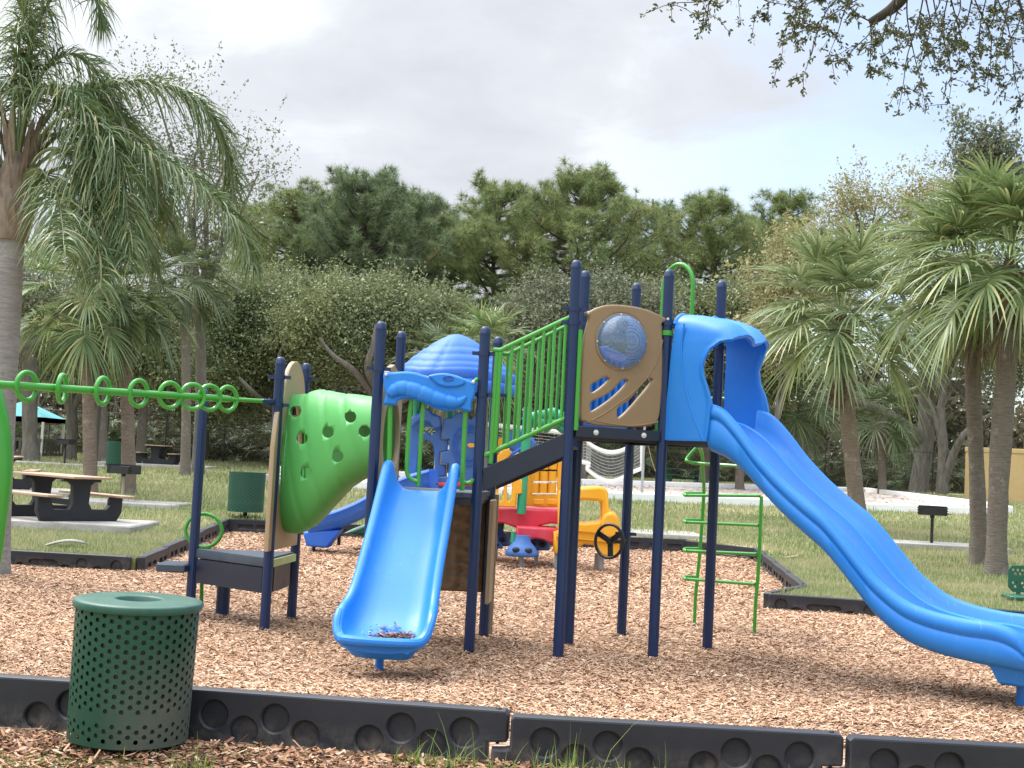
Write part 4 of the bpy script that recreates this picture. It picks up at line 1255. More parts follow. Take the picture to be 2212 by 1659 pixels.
# ------------------------------------------------------------------ litter bins
def bin_body(c, R0, R1, h, ncol, nrow, hr, mat, root, z0, skip=None, seg=10, seam=0.0):
    "perforated steel drum: staggered round holes cut in a rolled sheet"
    mb = MB(); du = 2 * PI / ncol; dv = h / nrow
    def W(u, v):
        r = R0 + (R1 - R0) * (v / h)
        return (c.x + r * math.cos(u), c.y + r * math.sin(u), z0 + v)
    for j in range(nrow):
        for i in range(ncol):
            u0 = (i + (.5 if j % 2 else 0)) * du; v0 = (j + .5) * dv
            corners = [(u0 - du / 2, v0 - dv / 2), (u0, v0 - dv / 2), (u0 + du / 2, v0 - dv / 2), (u0 + du / 2, v0), (u0 + du / 2, v0 + dv / 2), (u0, v0 + dv / 2), (u0 - du / 2, v0 + dv / 2), (u0 - du / 2, v0)]
            if skip and skip(j, i):
                mb.add([W(*q) for q in corners], [tuple(range(8))]); continue
            hole = []
            for k in range(8):
                a = -3 * PI / 4 + k * PI / 4
                hole.append((u0 + hr / R0 * math.cos(a), v0 + hr * math.sin(a)))
            mb.add([W(*q) for q in corners] + [W(*q) for q in hole], [(k, (k + 1) % 8, 8 + (k + 1) % 8, 8 + k) for k in range(8)])
    o = mb.build('body', mat, root, angle=180)
    bm = __import__('bmesh').new(); bm.from_mesh(o.data); __import__('bmesh').ops.remove_doubles(bm, verts=bm.verts, dist=.0004); bm.to_mesh(o.data); bm.free()
    md = o.modifiers.new('s', 'SOLIDIFY'); md.thickness = .005; md.offset = -1; realise(o)
    o.data.set_sharp_from_angle(angle=math.radians(40))
    return o
def litter_bin(name, c, R, h, label, mats, lift=.05, lid=True, ncol=24, nrow=28, hr=.0132, group=None, collar=True, legs=True):
    root = empty(name, c, label, 'litter bin', group)
    body = bin_body(c, R * .975, R, h, ncol, nrow, hr, mats[0], root, c.z + lift, skip=lambda j, i: j in (0, 5, 6, nrow - 1))
    mb = MB(); mb.lathe([(R * .955, c.z + lift + .055), (R * .965, c.z + lift + h - .02)], (c.x, c.y, 0), 40); mb.v = [v for v in mb.v]
    mb.lathe([(.01, c.z + lift + .056), (R * .955, c.z + lift + .055)], (c.x, c.y, 0), 40)
    mb.build('liner', M['liner'], root)  # black cylinder added inside so that the holes look dark
    if lid:
        mb = MB(); zt = c.z + lift + h
        mb.lathe([(R + .012, zt - .028), (R + .016, zt - .022), (R + .016, zt + .006), (R + .010, zt + .014), (R * .9, zt + .018), (.145, zt + .019), (.132, zt + .021), (.122, zt + .014), (.112, zt - .05)], (c.x, c.y, 0), 64)
        mb.build('lid', mats[1], root, angle=50)
        mb = MB(); mb.lathe([(.118, zt - .03), (.001, zt - .09)], (c.x, c.y, 0), 24); mb.build('lid_opening', M['liner'], root)
    else:
        mb = MB(); zt = c.z + lift + h
        mb.torus((c.x, c.y, zt), Z, R, .009, 48, 6); mb.build('rim', mats[1], root)
    for a in ((-.6, 1.2, 2.7, 4.2, 5.1) if legs else (0,)):
        mb = MB()
        if legs: mb.lathe([(.03, c.z - .06), (.03, c.z + lift)], (c.x + R * .7 * math.cos(a), c.y + R * .7 * math.sin(a), 0), 10, capb=True)
        else: mb.lathe([(.045, c.z - .1), (.045, c.z + lift + .02)], (c.x, c.y, 0), 12)
        mb.build('foot', M['liner'], root)
    return root
gc = G(272, 1614); gc = Vector((gc.x, gc.y + .02, 0))
nb = litter_bin('litter_bin', gc, .332, .735, 'weathered green perforated bin with flat lid in front of the near black border', (M['can_w'], M['lid']), lift=.055)
nb.rotation_euler = (.012, .018, 0)
fc = GL(529, 1119)
litter_bin('litter_bin', fc, .37, .80, 'open topped green perforated bin on a post behind the far black border', (M['can'], M['can']), lift=.13, lid=False, ncol=22, nrow=24, hr=.0135, legs=False)
fc2 = GL(249, 1014); fc2 = Vector((fc2.x, fc2.y, fc2.z))
litter_bin('litter_bin', fc2, .36, .92, 'distant dark green bin between the two palm trunks', (M['can'], M['can']), lift=.1, lid=False, ncol=18, nrow=18, hr=.016, legs=False)

# ------------------------------------------------------------------ border pieces round the bed
def border_piece(a, b, zt, style, label, h=.32, th=.10, flip=False, lap=True):
    "a->b runs left to right as seen from the bed side that shows"
    a = Vector((a[0], a[1], 0)); b = Vector((b[0], b[1], 0))
    d = (b - a).normalized(); L = (b - a).length
    n = Vector((d.y, -d.x, 0))
    ctr_ = Vector((0, 16, 0)) - (a + b) / 2
    if (n.dot(ctr_) < 0) != (style == 'round' and zt > .26): n = -n
    if zt < .26 or zt > .288 or style != 'round': a = a + n * .07; b = b + n * .07
    P = lambda x, z: a + d * x + Z * z
    z0 = zt - h
    g = .05
    if lap:
        out = [P(-.10, z0), P(L - .11, z0), P(L - .11, z0 + h * .44), P(L - .006, z0 + h * .46), P(L, z0 + h * .5), P(L, zt - .02), P(L - .02, zt), P(.02, zt), P(0, zt - .02), P(0, z0 + h * .44), P(-.03, z0 + h * .42), P(-.10, z0 + h * .41)]
    else:
        out = [P(.0, z0), P(L, z0), P(L, zt - .02), P(L - .02, zt), P(.02, zt), P(0, zt - .02)]
    holes = []
    r = min(.078, L * .042)
    if style == 'round':
        for k, (x, hi) in enumerate(((.105, 1), (.20, 0), (.295, 1), (.39, 0), (.585, 0), (.68, 1), (.775, 0), (.87, 1))):
            holes.append(circ(P(x * L, zt - (.135 if hi else .215) * (h / .32)), n, r, 20))
    elif style == 'mixed':
        for x, hi in ((.08, 1), (.18, 0), (.52, 0), (.64, 1), (.76, 0), (.90, 1)):
            holes.append(circ(P(x * L, zt - (.135 if hi else .225)), n, r, 18))
        holes.append([P(x * L, z) for x, z in ((.27, zt - .10), (.43, zt - .10), (.455, zt - .12), (.455, zt - .15), (.43, zt - .17), (.27, zt - .17), (.245, zt - .15), (.245, zt - .12))])
    else:
        for x in (.12, .32, .60, .80):
            holes.append([P(x * L + u, z) for u, z in ((0, zt - .11), (.15 * L, zt - .11), (.15 * L, zt - .185), (0, zt - .185))])
    mb = MB(); mb.plate(out, n, th, holes, .012, hb=.01, floor=.035)
    o = mb.build('border_timber', M['border'], loc=(a + b) / 2 + Z * 0, angle=40)
    tag(o, label, 'border', 'black plastic border pieces round the wood chips')
    # pin head at the joint
    mb = MB(); c = P(L - .06, zt); c = c - n * th * .5
    mb.lathe([(.016, zt - .01), (.016, zt + .006), (.008, zt + .011)], (c.x, c.y, 0), 10, capb=True)
    if lap: mb.lathe([(.010, z0 + h * .4), (.010, z0 + h * .48)], (c.x, c.y, 0), 8)
    mb.build('pin', M['grill'], o)
    return o
ztn = .285
q = lambda u, v, z: G(u, v, z)
N1 = [q(-330, 1440, ztn), q(392, 1486.5, ztn)]; N2 = [q(392, 1486.5, ztn), q(1099, 1536.5, ztn)]
N3 = [q(1104, 1547, .27), q(1824, 1587, .27)]; N4 = [q(1836, 1592.5, .265), q(2580, 1634, .265)]
border_piece(N1[0], N1[1] - (N1[1] - N1[0]).normalized() * .012, ztn, 'round', 'near black border piece with round dents, running from the left edge to behind the bin')
border_piece(N2[0], N2[1], ztn, 'round', 'near black border piece with eight round dents, right beside the lidded green bin')
border_piece(N3[0], N3[1], .27, 'round', 'middle near black border piece with grass tufts sprouting at its foot')
border_piece(N4[0], N4[1], .265, 'round', 'near black border piece cut off by the bottom right corner')
border_piece(G(-2, 1187, .19), G(285, 1203, .19), .195, 'mixed', 'black border piece with a long oval dent, below the nearest picnic table')
def chain(a, b, n, zt0, zt1, style, labels, flip=False):
    for i in range(n):
        p = a.lerp(b, i / n); r = a.lerp(b, (i + 1) / n)
        border_piece(p, r - (r - p).normalized() * .012, zt0 + (zt1 - zt0) * (i + .5) / n, style, labels[i], flip=flip, lap=True)
B0 = Vector((Pb.x, Pb.y, 0)); 
chain(B0 + Vector((.05, .05, 0)), Pc, 5, .19, .27, 'slot', ['slotted black border piece at the left corner, leading away from the viewer', 'second slotted border piece from the left corner', 'slotted border piece left of the green loop handle', 'slotted border piece seen behind the green loop handle', 'slotted border piece just before the back left corner'])
chain(Pc + Vector((.03, 0, 0)), Pd, 5, .27, .27, 'slot', ['slotted back border piece below the open green bin', 'slotted back border piece behind the green tunnel', 'slotted back border piece behind the blue single slide', 'slotted back border piece behind the yellow play set', 'slotted back border piece along the concrete slab behind the steering wheel'])
chain(Pd, Pe, 1, .26, .24, 'slot', ['slotted border piece at the back right bend, seen through the green ladder'])
chain(Pe, Pf, 4, .26, .23, 'slot', ['slotted border piece right of the green ladder, farthest of its row', 'slotted border piece along the right side, second from the bend', 'slotted border piece along the right side, third from the bend', 'slotted border piece along the right side, nearest the cracked corner'], flip=True)
border_piece(Pg + Vector((0, .02, 0)), Vector((Pf.x, Pf.y, 0)), .215, 'round', 'short angled border piece behind the cracked corner', lap=False)
cr_ = border_piece(Pg, Pg + (Ph - Pg).normalized() * 1.9, .205, 'mixed', 'cracked black border piece running under the long blue slide', lap=False)
border_piece(Pg + (Ph - Pg).normalized() * 1.91, Pg + (Ph - Pg).normalized() * 3.8, .205, 'mixed', 'black border piece hidden behind the lower end of the long slide', lap=False)
mb = MB(); n_ = Vector(((Ph - Pg).y, -(Ph - Pg).x, 0)).normalized()
if n_.y > 0: n_ = -n_
dd = (Ph - Pg).normalized()
mb.tube([Pg + n_ * .001 + dd * x + Z * z for x, z in ((.02, .135), (.06, .10), (.10, .085), (.15, .09), (.20, .075), (.23, .105))], [.006, .005, .004, .004, .003, .001], 5)
mb.build('crack', plastic('pale_crack', (.28, .26, .23, 1), .8, .1), cr_)

# ------------------------------------------------------------------ picnic tables
def picnic_table(c, rot, label, group='picnic tables on the lawn', L=1.05):
    "moulded black end frames carrying sandy plank tops"
    root = empty('picnic_table', c, label, 'picnic table', group)
    ca, sa = math.cos(rot), math.sin(rot)
    ex = Vector((ca, sa, 0)); ey = Vector((-sa, ca, 0)); o = Vector(c)
    P = lambda x, y, z: o + ex * x + ey * y + Z * z
    for nm, y, w_, z in (('table_top', 0, .37, .76), ('bench_seat', -.68, .14, .45), ('bench_seat', .68, .14, .45)):
        mb = MB(); n = 4 if nm == 'table_top' else 2
        for k in range(n):
            yy = y - w_ + w_ * (2 * k + 1) / n
            mb.bbox(P(0, yy, z - .02), ex * L, ey * (w_ / n - .005), Z * .02, .006)
        mb.build(nm, M['tabletop'], root, angle=25)
    prof = [(-.36, .74), (-.36, .66), (-.24, .66), (-.17, .60), (-.15, .30), (-.21, .20), (-.48, .20), (-.55, .27), (-.55, .37), (-.60, .43), (-.79, .43), (-.79, .16), (-.70, .0)]
    prof = prof + [(-x, z) for x, z in prof[::-1]]
    for s in (-1, 1):
        mb = MB(); x0 = s * L * .62
        mb.plate([P(x0 + .06, y, z) for y, z in prof], ex, .12, [], .02)
        mb.build('end_frame', M['tableleg'], root, angle=40)
    mb = MB(); mb.bbox(P(0, 0, .30), ex * L * .62, ey * .03, Z * .05, .01); mb.build('stretcher', M['tableleg'], root)
    return root
GLp = lambda u, v: GL(u, v)
c = GL(60, 1128)
def table_at(u, v, rot, label, padsz, **k):
    p = GL(u, v); z = pad('concrete_pad', p, padsz[0], padsz[1], padsz[2], .16, .03, int(u))
    return picnic_table(Vector((p.x, p.y, z)), rot, label, **k)
p = GL(135, 1139); z = pad('concrete_pad', p, 1.40, 1.0, .02, .18, .04, 1)
e_ = GL(166, 1142); rt_ = math.atan2(.67, -.74)
t1 = picnic_table(Vector((e_.x - .74 * .62, e_.y + .67 * .62, z)), rt_, 'nearest picnic table with sandy plank top, on a thick concrete slab behind the palm')
p = GL(2, 1062); z = pad('concrete_pad', p, 2.1, 1.3, .1, .14, .03, 5)
picnic_table(Vector((p.x, p.y, z)), PI / 2 + .25, 'second picnic table partly hidden behind the nearest one and the green pole')
table_at(340, 1008, PI / 2 + .05, 'small far picnic table seen end-on, right of the palm trunks', (2.2, 1.2, .05), L=.9)
p = GL(1475, 1050)
bt = picnic_table(Vector((p.x + .4, p.y + 3.0, lawn_z(p.x, p.y + 3.0))), .05, 'dark green slatted picnic bench beyond the sand court, seen under the high deck', L=1.2)
for o in bt.children: o.data.materials[0] = M['darkgreen']

# ------------------------------------------------------------------ barbecue grills
def grill(c, rot, label, postmat, ph=.62, padspec=None):
    root = empty('park_grill', c, label, 'barbecue grill', 'pedestal barbecue grills')
    ex = Vector((math.cos(rot), math.sin(rot), 0)); ey = Vector((-ex.y, ex.x, 0)); o = Vector(c)
    P = lambda x, y, z: o + ex * x + ey * y + Z * z
    mb = MB(); mb.tube([P(0, 0, -.05), P(0, 0, ph)], .034, 12); mb.build('post', postmat, root)
    mb = MB(); mb.tube([P(0, 0, ph - .06), P(0, 0, ph + .01)], .048, 12); mb.build('collar', M['grill'], root)
    mb = MB(); t_ = .008; w_, dp, h = .29, .21, .20; zc = ph + h / 2
    mb.box(P(0, 0, ph + .006), ex * w_, ey * dp, Z * .006)
    mb.box(P(0, dp, zc), ex * w_, ey * t_, Z * h / 2); mb.box(P(-w_, 0, zc), ex * t_, ey * dp, Z * h / 2); mb.box(P(w_, 0, zc), ex * t_, ey * dp, Z * h / 2)
    mb.box(P(0, -dp, zc - .02), ex * w_, ey * t_, Z * (h / 2 - .02))
    for s in (-1, 1):
        for k in range(3):
            mb.bbox(P(s * (w_ - .03), -dp - .014, ph + .05 + k * .05), ex * .028, ey * .012, Z * .014, .004)
            mb.bbox(P(s * (w_ + .014), -dp + .06, ph + .05 + k * .05), ex * .012, ey * .03, Z * .014, .004)
    mb.build('firebox', M['grill'], root, angle=25)
    mb = MB()
    for k in range(9): mb.tube([P(-w_ + .06 * k + .05, -dp * .95, ph + .16), P(-w_ + .06 * k + .05, dp * .95, ph + .16)], .006, 6)
    mb.tube([P(w_, .1, ph + .03), P(w_ + .10, .1, ph + .03)], .008, 6)
    mb.build('grate', M['grill'], root)
    return root
p = GL(263, 1090); z = pad('concrete_pad', p, 1.35, .95, .02, .12, .02, 3)
grill(Vector((p.x, p.y, z)), -.35, 'black pedestal grill with a khaki post on a pale slab, beside the nearest picnic table', M['khaki'], .60)
p = GL(139, 1005); z = pad('concrete_pad', p, 2.0, .9, .02, .10, .02, 4)
grill(Vector((p.x, p.y, z)), -.3, 'distant black grill in front of the teal canopy', M['grill'], .72)
p = GL(2012, 1182); z = pad('concrete_pad', p, 1.45, .85, -.05, .14, .02, 6)
grill(Vector((p.x, p.y, z)), -.30, 'black grill with black post on a slab beside the right-hand palms', M['grill'], .60)
p = GL(1425, 1166); pad('concrete_pad', (p.x - .35, p.y + 1.6), 1.4, 1.0, 0, .1, .0, 8)
p = GL(590, 1040); pad('concrete_pad', p, 1.2, .7, 0, .2, .12, 9)
p = GL(80, 976); 
# ------------------------------------------------------------------ canopy at the far left
c = GL(58, 985); c = Vector((c.x, min(c.y, 60), 0)); c.x = (58 - 1106) / FPX * c.y; c.z = lawn_z(c.x, c.y)
root = empty('picnic_canopy', c, 'small teal roofed canopy with white posts and dark rail at the far left', 'canopy')
hw = 1.38; ze = 1.72
mb = MB(); ap = c + Z * 2.45
cs = [c + Vector((sx * hw, sy * hw, ze)) for sx, sy in ((-1, -1), (1, -1), (1, 1), (-1, 1))]
mb.add(cs + [ap], [(0, 1, 4), (1, 2, 4), (2, 3, 4), (3, 0, 4)]); mb.build('roof', M['tealcloth'], root, smooth=False)
mb = MB()
for i in range(4):
    a, b = cs[i], cs[(i + 1) % 4]; mb.add([a, b, b - Z * .20, a - Z * .20], [(0, 3, 2, 1)]); mb.add([a - Z * .2, b - Z * .2, b, a], [(0, 3, 2, 1)])
vo_ = mb.build('valance', M['tealtrim'], root, smooth=False)
for a in cs:
    mb = MB(); q_ = a.lerp(c + Z * ze, .04); mb.bbox(Vector((q_.x, q_.y, c.z + ze / 2)), (.05, 0, 0), (0, .05, 0), Z * ze / 2, .008); mb.build('post', M['white'], root)
mb = MB()
for i in (0, 1, 2):
    a, b = cs[i], cs[(i + 1) % 4]; d = (b - a); 
    for z in (.12, .72): mb.bbox((a + b) / 2 - Z * ze + Z * z, d * .48, d.normalized().cross(Z) * .03, Z * .07, .008)
    for k in range(7): mb.bbox(a.lerp(b, .05 + .15 * k) - Z * ze + Z * .42, d.normalized() * .05, d.normalized().cross(Z) * .025, Z * .30, .008)
mb.build('railing', M['greywood'], root)

# ------------------------------------------------------------------ volleyball net
vp = GL(1386, 1075); vz = vp.z
vq = Vector((vp.x - 7.6, vp.y + 4.4, lawn_z(vp.x - 7.6, vp.y + 4.4)))
net = empty('volleyball_net', vp, 'sagging white volleyball net on a grey steel post over the pale sand court', 'volleyball net')
for b_ in (vp, vq):
    mb = MB(); mb.tube([b_ - Z * .2, b_ + Z * 1.2], .05, 12); mb.tube([b_ + Z * 1.15, b_ + Z * 2.6], .04, 12); mb.build('post', M['steel'], net)
# sag measured along the net: u of the top band and the bottom band
dv = (vq - vp); nn_ = Vector((dv.y, -dv.x, 0)).normalized()
topl = [ONP(u, v, vp, nn_) for u, v in ((1386, 938), (1372, 953), (1346, 972), (1318, 977), (1292, 970), (1268, 955), (1248, 938))]
botl = [ONP(u, v, vp, nn_) for u, v in ((1386, 1012), (1366, 1020), (1340, 1034), (1316, 1040), (1290, 1030), (1266, 1012), (1246, 996))]
topl.append(vq + Z * 2.45); botl.append(vq + Z * 1.4)
tp, bt_ = cr(topl, 8), cr(botl, 8)
mb = MB()
for L_ in (tp, bt_):
    mb.loft([[p + Z * .08, p + nn_ * .03, p - Z * .08, p - nn_ * .03] for p in L_], caps=True)
mb.loft([[p + Vector((.05, 0, 0)), p + nn_ * .012, p - Vector((.05, 0, 0)), p - nn_ * .012] for p in (tp[0], bt_[0])], caps=True)
mb.build('net_band', M['white'], net, smooth=False)
mb = MB()
for k in range(1, 9):
    mb.tube([a.lerp(b, k / 9) for a, b in zip(tp, bt_)], .008, 3)
n_ = 70
for k in range(n_):
    f = k / n_ * (len(tp) - 1); i = int(f); a = tp[i].lerp(tp[i + 1], f - i); b = bt_[i].lerp(bt_[i + 1], f - i)
    mb.tube([a, b], .005, 3)
mb.build('net_mesh', plastic('grey_net_cord', (.42, .42, .40, 1), .8, .2), net)
mb = MB(); mb.tube(cr([vp + Z * 2.5, vp + Vector((.35, 0, 1.2)), vp + Vector((.9, 0, .25)), vp + Vector((1.5, .2, .1))], 6), .012, 5); mb.build('guy_rope', M['tan2'], net)

# ------------------------------------------------------------------ yellow wall at the right
wp = GL(2080, 1078); wy = min(wp.y, 66); wz = lawn_z(20, wy)
a = PY(2083, 1070, wy); b = PY(2600, 1105, wy - 4)
mb = MB(); za = PY(2083, 966, wy).z
d = Vector((b.x - a.x, b.y - a.y, 0)).normalized(); nrm = Vector((-d.y, d.x, 0))
mb.bbox(Vector((a.x, a.y, (wz - .3 + za) / 2)) + d * 6 + nrm * .12, d * 6, nrm * .12, Z * (za - wz + .3) / 2, .015)
wl = mb.build('yellow_wall', M['stucco'], loc=(a.x, a.y, wz)); tag(wl, 'pale yellow stucco wall behind the right-hand palm trunks', 'wall')
mb = MB(); mb.bbox(Vector((a.x, a.y, za + .03 - .12)) + d * 6 + nrm * .12, d * 6.03, nrm * .16, Z * .11, .015); mb.build('coping', M['stucco'], wl)

# ------------------------------------------------------------------ green perforated seat at the right edge
c = GL(2222, 1300); c = Vector((c.x, c.y, lawn_z(c.x, c.y)))
root = empty('park_bench', c, 'dark green seat with perforated back at the right edge of the lawn', 'seat')
sb = [ONP(u, v, c, Vector((-.15, -1, 0)).normalized()) for u, v in ((2178, 1230), (2186, 1221), (2262, 1223), (2270, 1232), (2270, 1272), (2262, 1281), (2188, 1279), (2178, 1268))]
cc = sum(sb, Vector((0, 0, 0))) / len(sb); hs = []
nS = Vector((-.15, -1, 0)).normalized()
for i in range(-4, 5):
    for j in (-1, 1):
        for k in (0, 1):
            hs.append(circ(cc + Vector((1, 0, 0)) * (i * .06 + (.03 if k else 0)) + Z * (j * .085 + (.025 if k else -.025)), nS, .018, 10))
bx0, bx1 = min(p.x for p in sb) + .05, max(p.x for p in sb) - .05
hs = [h for h in hs if bx0 < sum((p.x for p in h), 0.0) / 10 < bx1]
mb = MB(); mb.plate(sb, nS, .03, hs, .006); mb.build('backrest', M['darkgreen'], root)
mb = MB(); sz = PY(2190, 1290, c.y - .2).z
mb.bbox(Vector((cc.x, c.y - .16, sz)), (.36, 0, 0), (0, .2, 0), Z * .025, .012); mb.build('seat', M['darkgreen'], root)
for q_ in (-.13, .2):
    mb = MB(); mb.tube([Vector((cc.x + q_, c.y + .04, c.z - .1)), Vector((cc.x + q_, c.y + .04, cc.z))], .03, 10); mb.build('leg', M['darkgreen'], root)

# ------------------------------------------------------------------ chain-link fence in front of the wood
def fence(a, b, zoff, h, label):
    a = Vector((a[0], a[1], lawn_z(*a))); b = Vector((b[0], b[1], lawn_z(*b)))
    root = empty('chain_link_fence', (a + b) / 2, label, 'fence', 'black chain-link fences')
    L = (b - a).length; n = int(L / 2.6); mb = MB()
    for i in range(n + 1):
        p = a.lerp(b, i / n); m_ = MB(); m_.tube([p, p + Z * h], .03, 8); m_.build('post', M['grill'], root)
    mb.tube([a + Z * h, b + Z * h], .025, 8); mb.build('top_rail', M['grill'], root)
    mb = MB(); d = (b - a) / L; st_ = .22
    for i in range(int(L / st_)):
        p = a + d * st_ * i
        for s in (0, 1):
            q0 = p + (d * h * .0 if s == 0 else d * h * .6); q1 = p + (d * h * .6 if s == 0 else d * 0) + Z * h
            mb.tube([q0, q1], .0035, 3, caps=False)
    mb.build('wire_mesh', M['grill'], root)
    return root
fence((-27.5, 63), (-8, 63), 0, 2.1, 'black chain-link fence in front of the palmettos at the left')
fence((3, 72), (22.5, 70), 0, 2.2, 'black chain-link fence behind the sand court at the right')

# ------------------------------------------------------------------ lamp behind the palms
lp_ = Vector((-10.35, 33.2, 0)); lp_.z = lawn_z(lp_.x, lp_.y)
root = empty('street_lamp', lp_, 'grey shoebox floodlight on a pole, its head showing among the big palm fronds', 'street lamp')
hd = PY(192, 192, 33.0)
mb = MB(); mb.tube([lp_ - Z * .1, Vector((lp_.x, lp_.y, hd.z))], .06, 12); mb.build('pole', M['greywood'], root)
mb = MB(); ax = Vector((.82, -.45, .35)).normalized(); ay = Vector((.48, .87, 0)).normalized(); az = ax.cross(ay)
mb.bbox(hd, ax * .23, ay * .17, az * .07, .02); mb.build('lamp_head', M['greywood'], root)
mb = MB(); mb.tube([hd, Vector((lp_.x, lp_.y, hd.z - .1))], .03, 8); mb.build('bracket', M['greywood'], root)

# ------------------------------------------------------------------ fallen palm leaf base on the grass
p = GL(140, 1186)
mb = MB(); rows = []
for i in range(9):
    t = i / 8; w_ = .09 * math.sin(PI * min(1, .25 + t * .75)) + .01
    cpt = p + Vector((-.26 + .55 * t, .02 * math.sin(t * 3), .05 + .08 * math.sin(t * PI * .8)))
    rows.append([cpt + Vector((0, w_ * math.cos(a) * 1.0, .03 * math.sin(a) - .02)) for a in np.linspace(0, PI, 7)])
mb.loft(rows, closed=False); o = mb.build('dry_palm_boot', M['concrete'], loc=p)
md = o.modifiers.new('s', 'SOLIDIFY'); md.thickness = .012; realise(o); tag(o, 'pale dry palm leaf base lying on the grass behind the left border', 'palm debris')
p = GL(1706, 1208)
mb = MB(); mb.bbox(p + Z * .04, (.14, .02, .02), (-.01, .05, 0), Z * .012, .006); o = mb.build('fallen_palm_scale', M['tan2'], loc=p); tag(o, 'small pale scrap of bark on the dry grass right of the green ladder', 'bark scrap')
# ------------------------------------------------------------------ the small plastic play set at the back
TY = 22.3
ts = empty('toddler_playset', (G(1150, 1215).x, TY, 0), 'colourful plastic toddler play set with blue dome roof, red decks and a yellow car front', 'play set')
def fp(L, y): return [PY(u, v, y) for u, v in L]
NF = Vector((0, -1, 0))
def ppl(name, L, y, th, mat, holes=(), bevel=.02, parent=None, sm=0, n=NF, p0=None):
    if sm: L = [tuple(p) for p in cr(L, sm, True)]
    f = (lambda q: ONP(q[0], q[1], p0, n)) if p0 is not None else (lambda q: PY(q[0], q[1], y))
    mb = MB(); mb.plate([f(q) for q in L], n, th, [[f(q) for q in h] for h in holes], bevel)
    return mb.build(name, mat, parent or ts, angle=50)
# roof: four lobed tiled dome
cxr = PY(985, 790, TY + .3); zt = PY(985, 722, TY + .3).z; zb = PY(985, 842, TY - .6).z
mb = MB(); rings = []
prof = [(.97, 0), (1.0, .03), (1.0, .14), (.985, .19), (.955, .205), (.965, .22), (.965, .33), (.94, .375), (.895, .39), (.89, .41), (.83, .475), (.785, .495), (.775, .52), (.70, .60), (.645, .62), (.635, .65), (.53, .735), (.475, .755), (.46, .78), (.34, .865), (.28, .90), (.17, .96), (.07, .993), (.01, 1.0)]
for rr, h in prof:
    ring = []
    for j in range(72):
        t = 2 * PI * j / 72
        k = 1.0 * rr
        ex_ = 3.2
        sx_ = math.copysign(abs(math.cos(t)) ** (2 / ex_), math.cos(t)); sy_ = math.copysign(abs(math.sin(t)) ** (2 / ex_), math.sin(t))
        wav = 1 + .035 * (abs(math.sin(6 * t)) ** .35 - .8) * min(1, rr * 1.6)
        ca, sa = math.cos(.35), math.sin(.35)
        x_, y_ = sx_ * k * wav, sy_ * k * wav
        ring.append(Vector((cxr.x + x_ * ca - y_ * sa, cxr.y + x_ * sa + y_ * ca, zb + (zt - zb) * h - .10 * (abs(sx_ * sy_) ** 1.5) * rr)))
    rings.append(ring)
mb.loft(rings, capa=True, capb=True); mb.build('dome_roof', M['blue2'], ts, angle=70)
# green posts
def gpost(u0, v0, u1, v1, y, r=.055, mat='teal', seg=14):
    mb = MB(); mb.tube([PY(u0, v0, y), PY(u1, v1, y)], r, seg); return mb.build('post', M[mat], ts)
gpost(903, 800, 893, 1010, 22.6); gpost(979, 800, 972, 905, 23.0, .07); gpost(1068, 800, 1056, 1060, 22.0)
gpost(1140, 880, 1126, 1110, 21.6, .075); gpost(1083, 1120, 1079, 1160, 22.4, .06, 'darkgreen'); gpost(1112, 1150, 1110, 1172, 21.5, .06)
gpost(1143, 890, 1141, 960, 22.4, .05)
# castle window panel and clock panel
ppl('castle_panel', [(886, 945), (888, 915), (884, 908), (893, 896), (905, 893), (912, 884), (925, 883), (935, 893), (944, 896), (952, 900), (955, 922), (953, 948), (968, 950), (966, 975), (951, 977), (949, 1002), (964, 1004), (963, 1028), (949, 1030), (947, 1062), (880, 1062)], 22.5, .18, M['blue3'],
    [[tuple(p) for p in cr([(902, 1040), (903, 985), (908, 960), (921, 949), (934, 960), (938, 985), (936, 1040)], 3, True)], [(902, 930), (912, 920), (936, 924), (940, 934), (930, 940), (922, 930), (912, 942)]], .02)
ppl('castle_crown', [tuple(p) for p in cr([(884, 915), (890, 900), (905, 896), (913, 884), (926, 884), (934, 894), (950, 900), (952, 920), (943, 925), (935, 922), (928, 912), (912, 908), (900, 912), (892, 922), (885, 922)], 3, True)], 22.3, .10, M['blue3'], [], .03)
ck = ppl('clock_panel', [(957, 905), (977, 902), (984, 893), (995, 890), (1006, 900), (1018, 905), (1030, 893), (1042, 892), (1046, 905), (1046, 1060), (946, 1060), (947, 1030), (968, 1030), (969, 1002), (953, 1000), (955, 976), (970, 974), (971, 948), (956, 946)], 22.35, .2, M['blue3'], [], .02)
cc = PY(1012, 962, 22.33)
mb = MB()
for R_ in (.30, .215): 
    q_ = circ(cc + Vector((0, -.012, 0)), NF, R_ * 1.12, 40, rx=R_ * .92); mb.tube(q_ + q_[:1], .012, 6)
for s, a in (('12', PI / 2), ('3', 0), ('6', -PI / 2), ('9', PI)):
    lettering(mb, s, cc + Vector((.258 * .92 * math.cos(a), -.01, .258 * 1.12 * math.sin(a))), Vector((1, 0, 0)), Z, .11, .01)
for k in range(12):
    if k % 3: 
        a = 2 * PI * k / 12; mb.box(cc + Vector((.258 * .92 * math.cos(a), -.012, .258 * 1.12 * math.sin(a))), (.006, 0, 0), (0, .01, 0), (0, 0, .022))
mb.build('clock_face', M['blue2'], ck)
ppl('clock_hand', [(1009, 961), (1014, 957), (1024, 958), (1034, 950), (1037, 960), (1034, 974), (1024, 966), (1014, 967)], 22.2, .03, M['yellow'], [], .008, parent=ck)
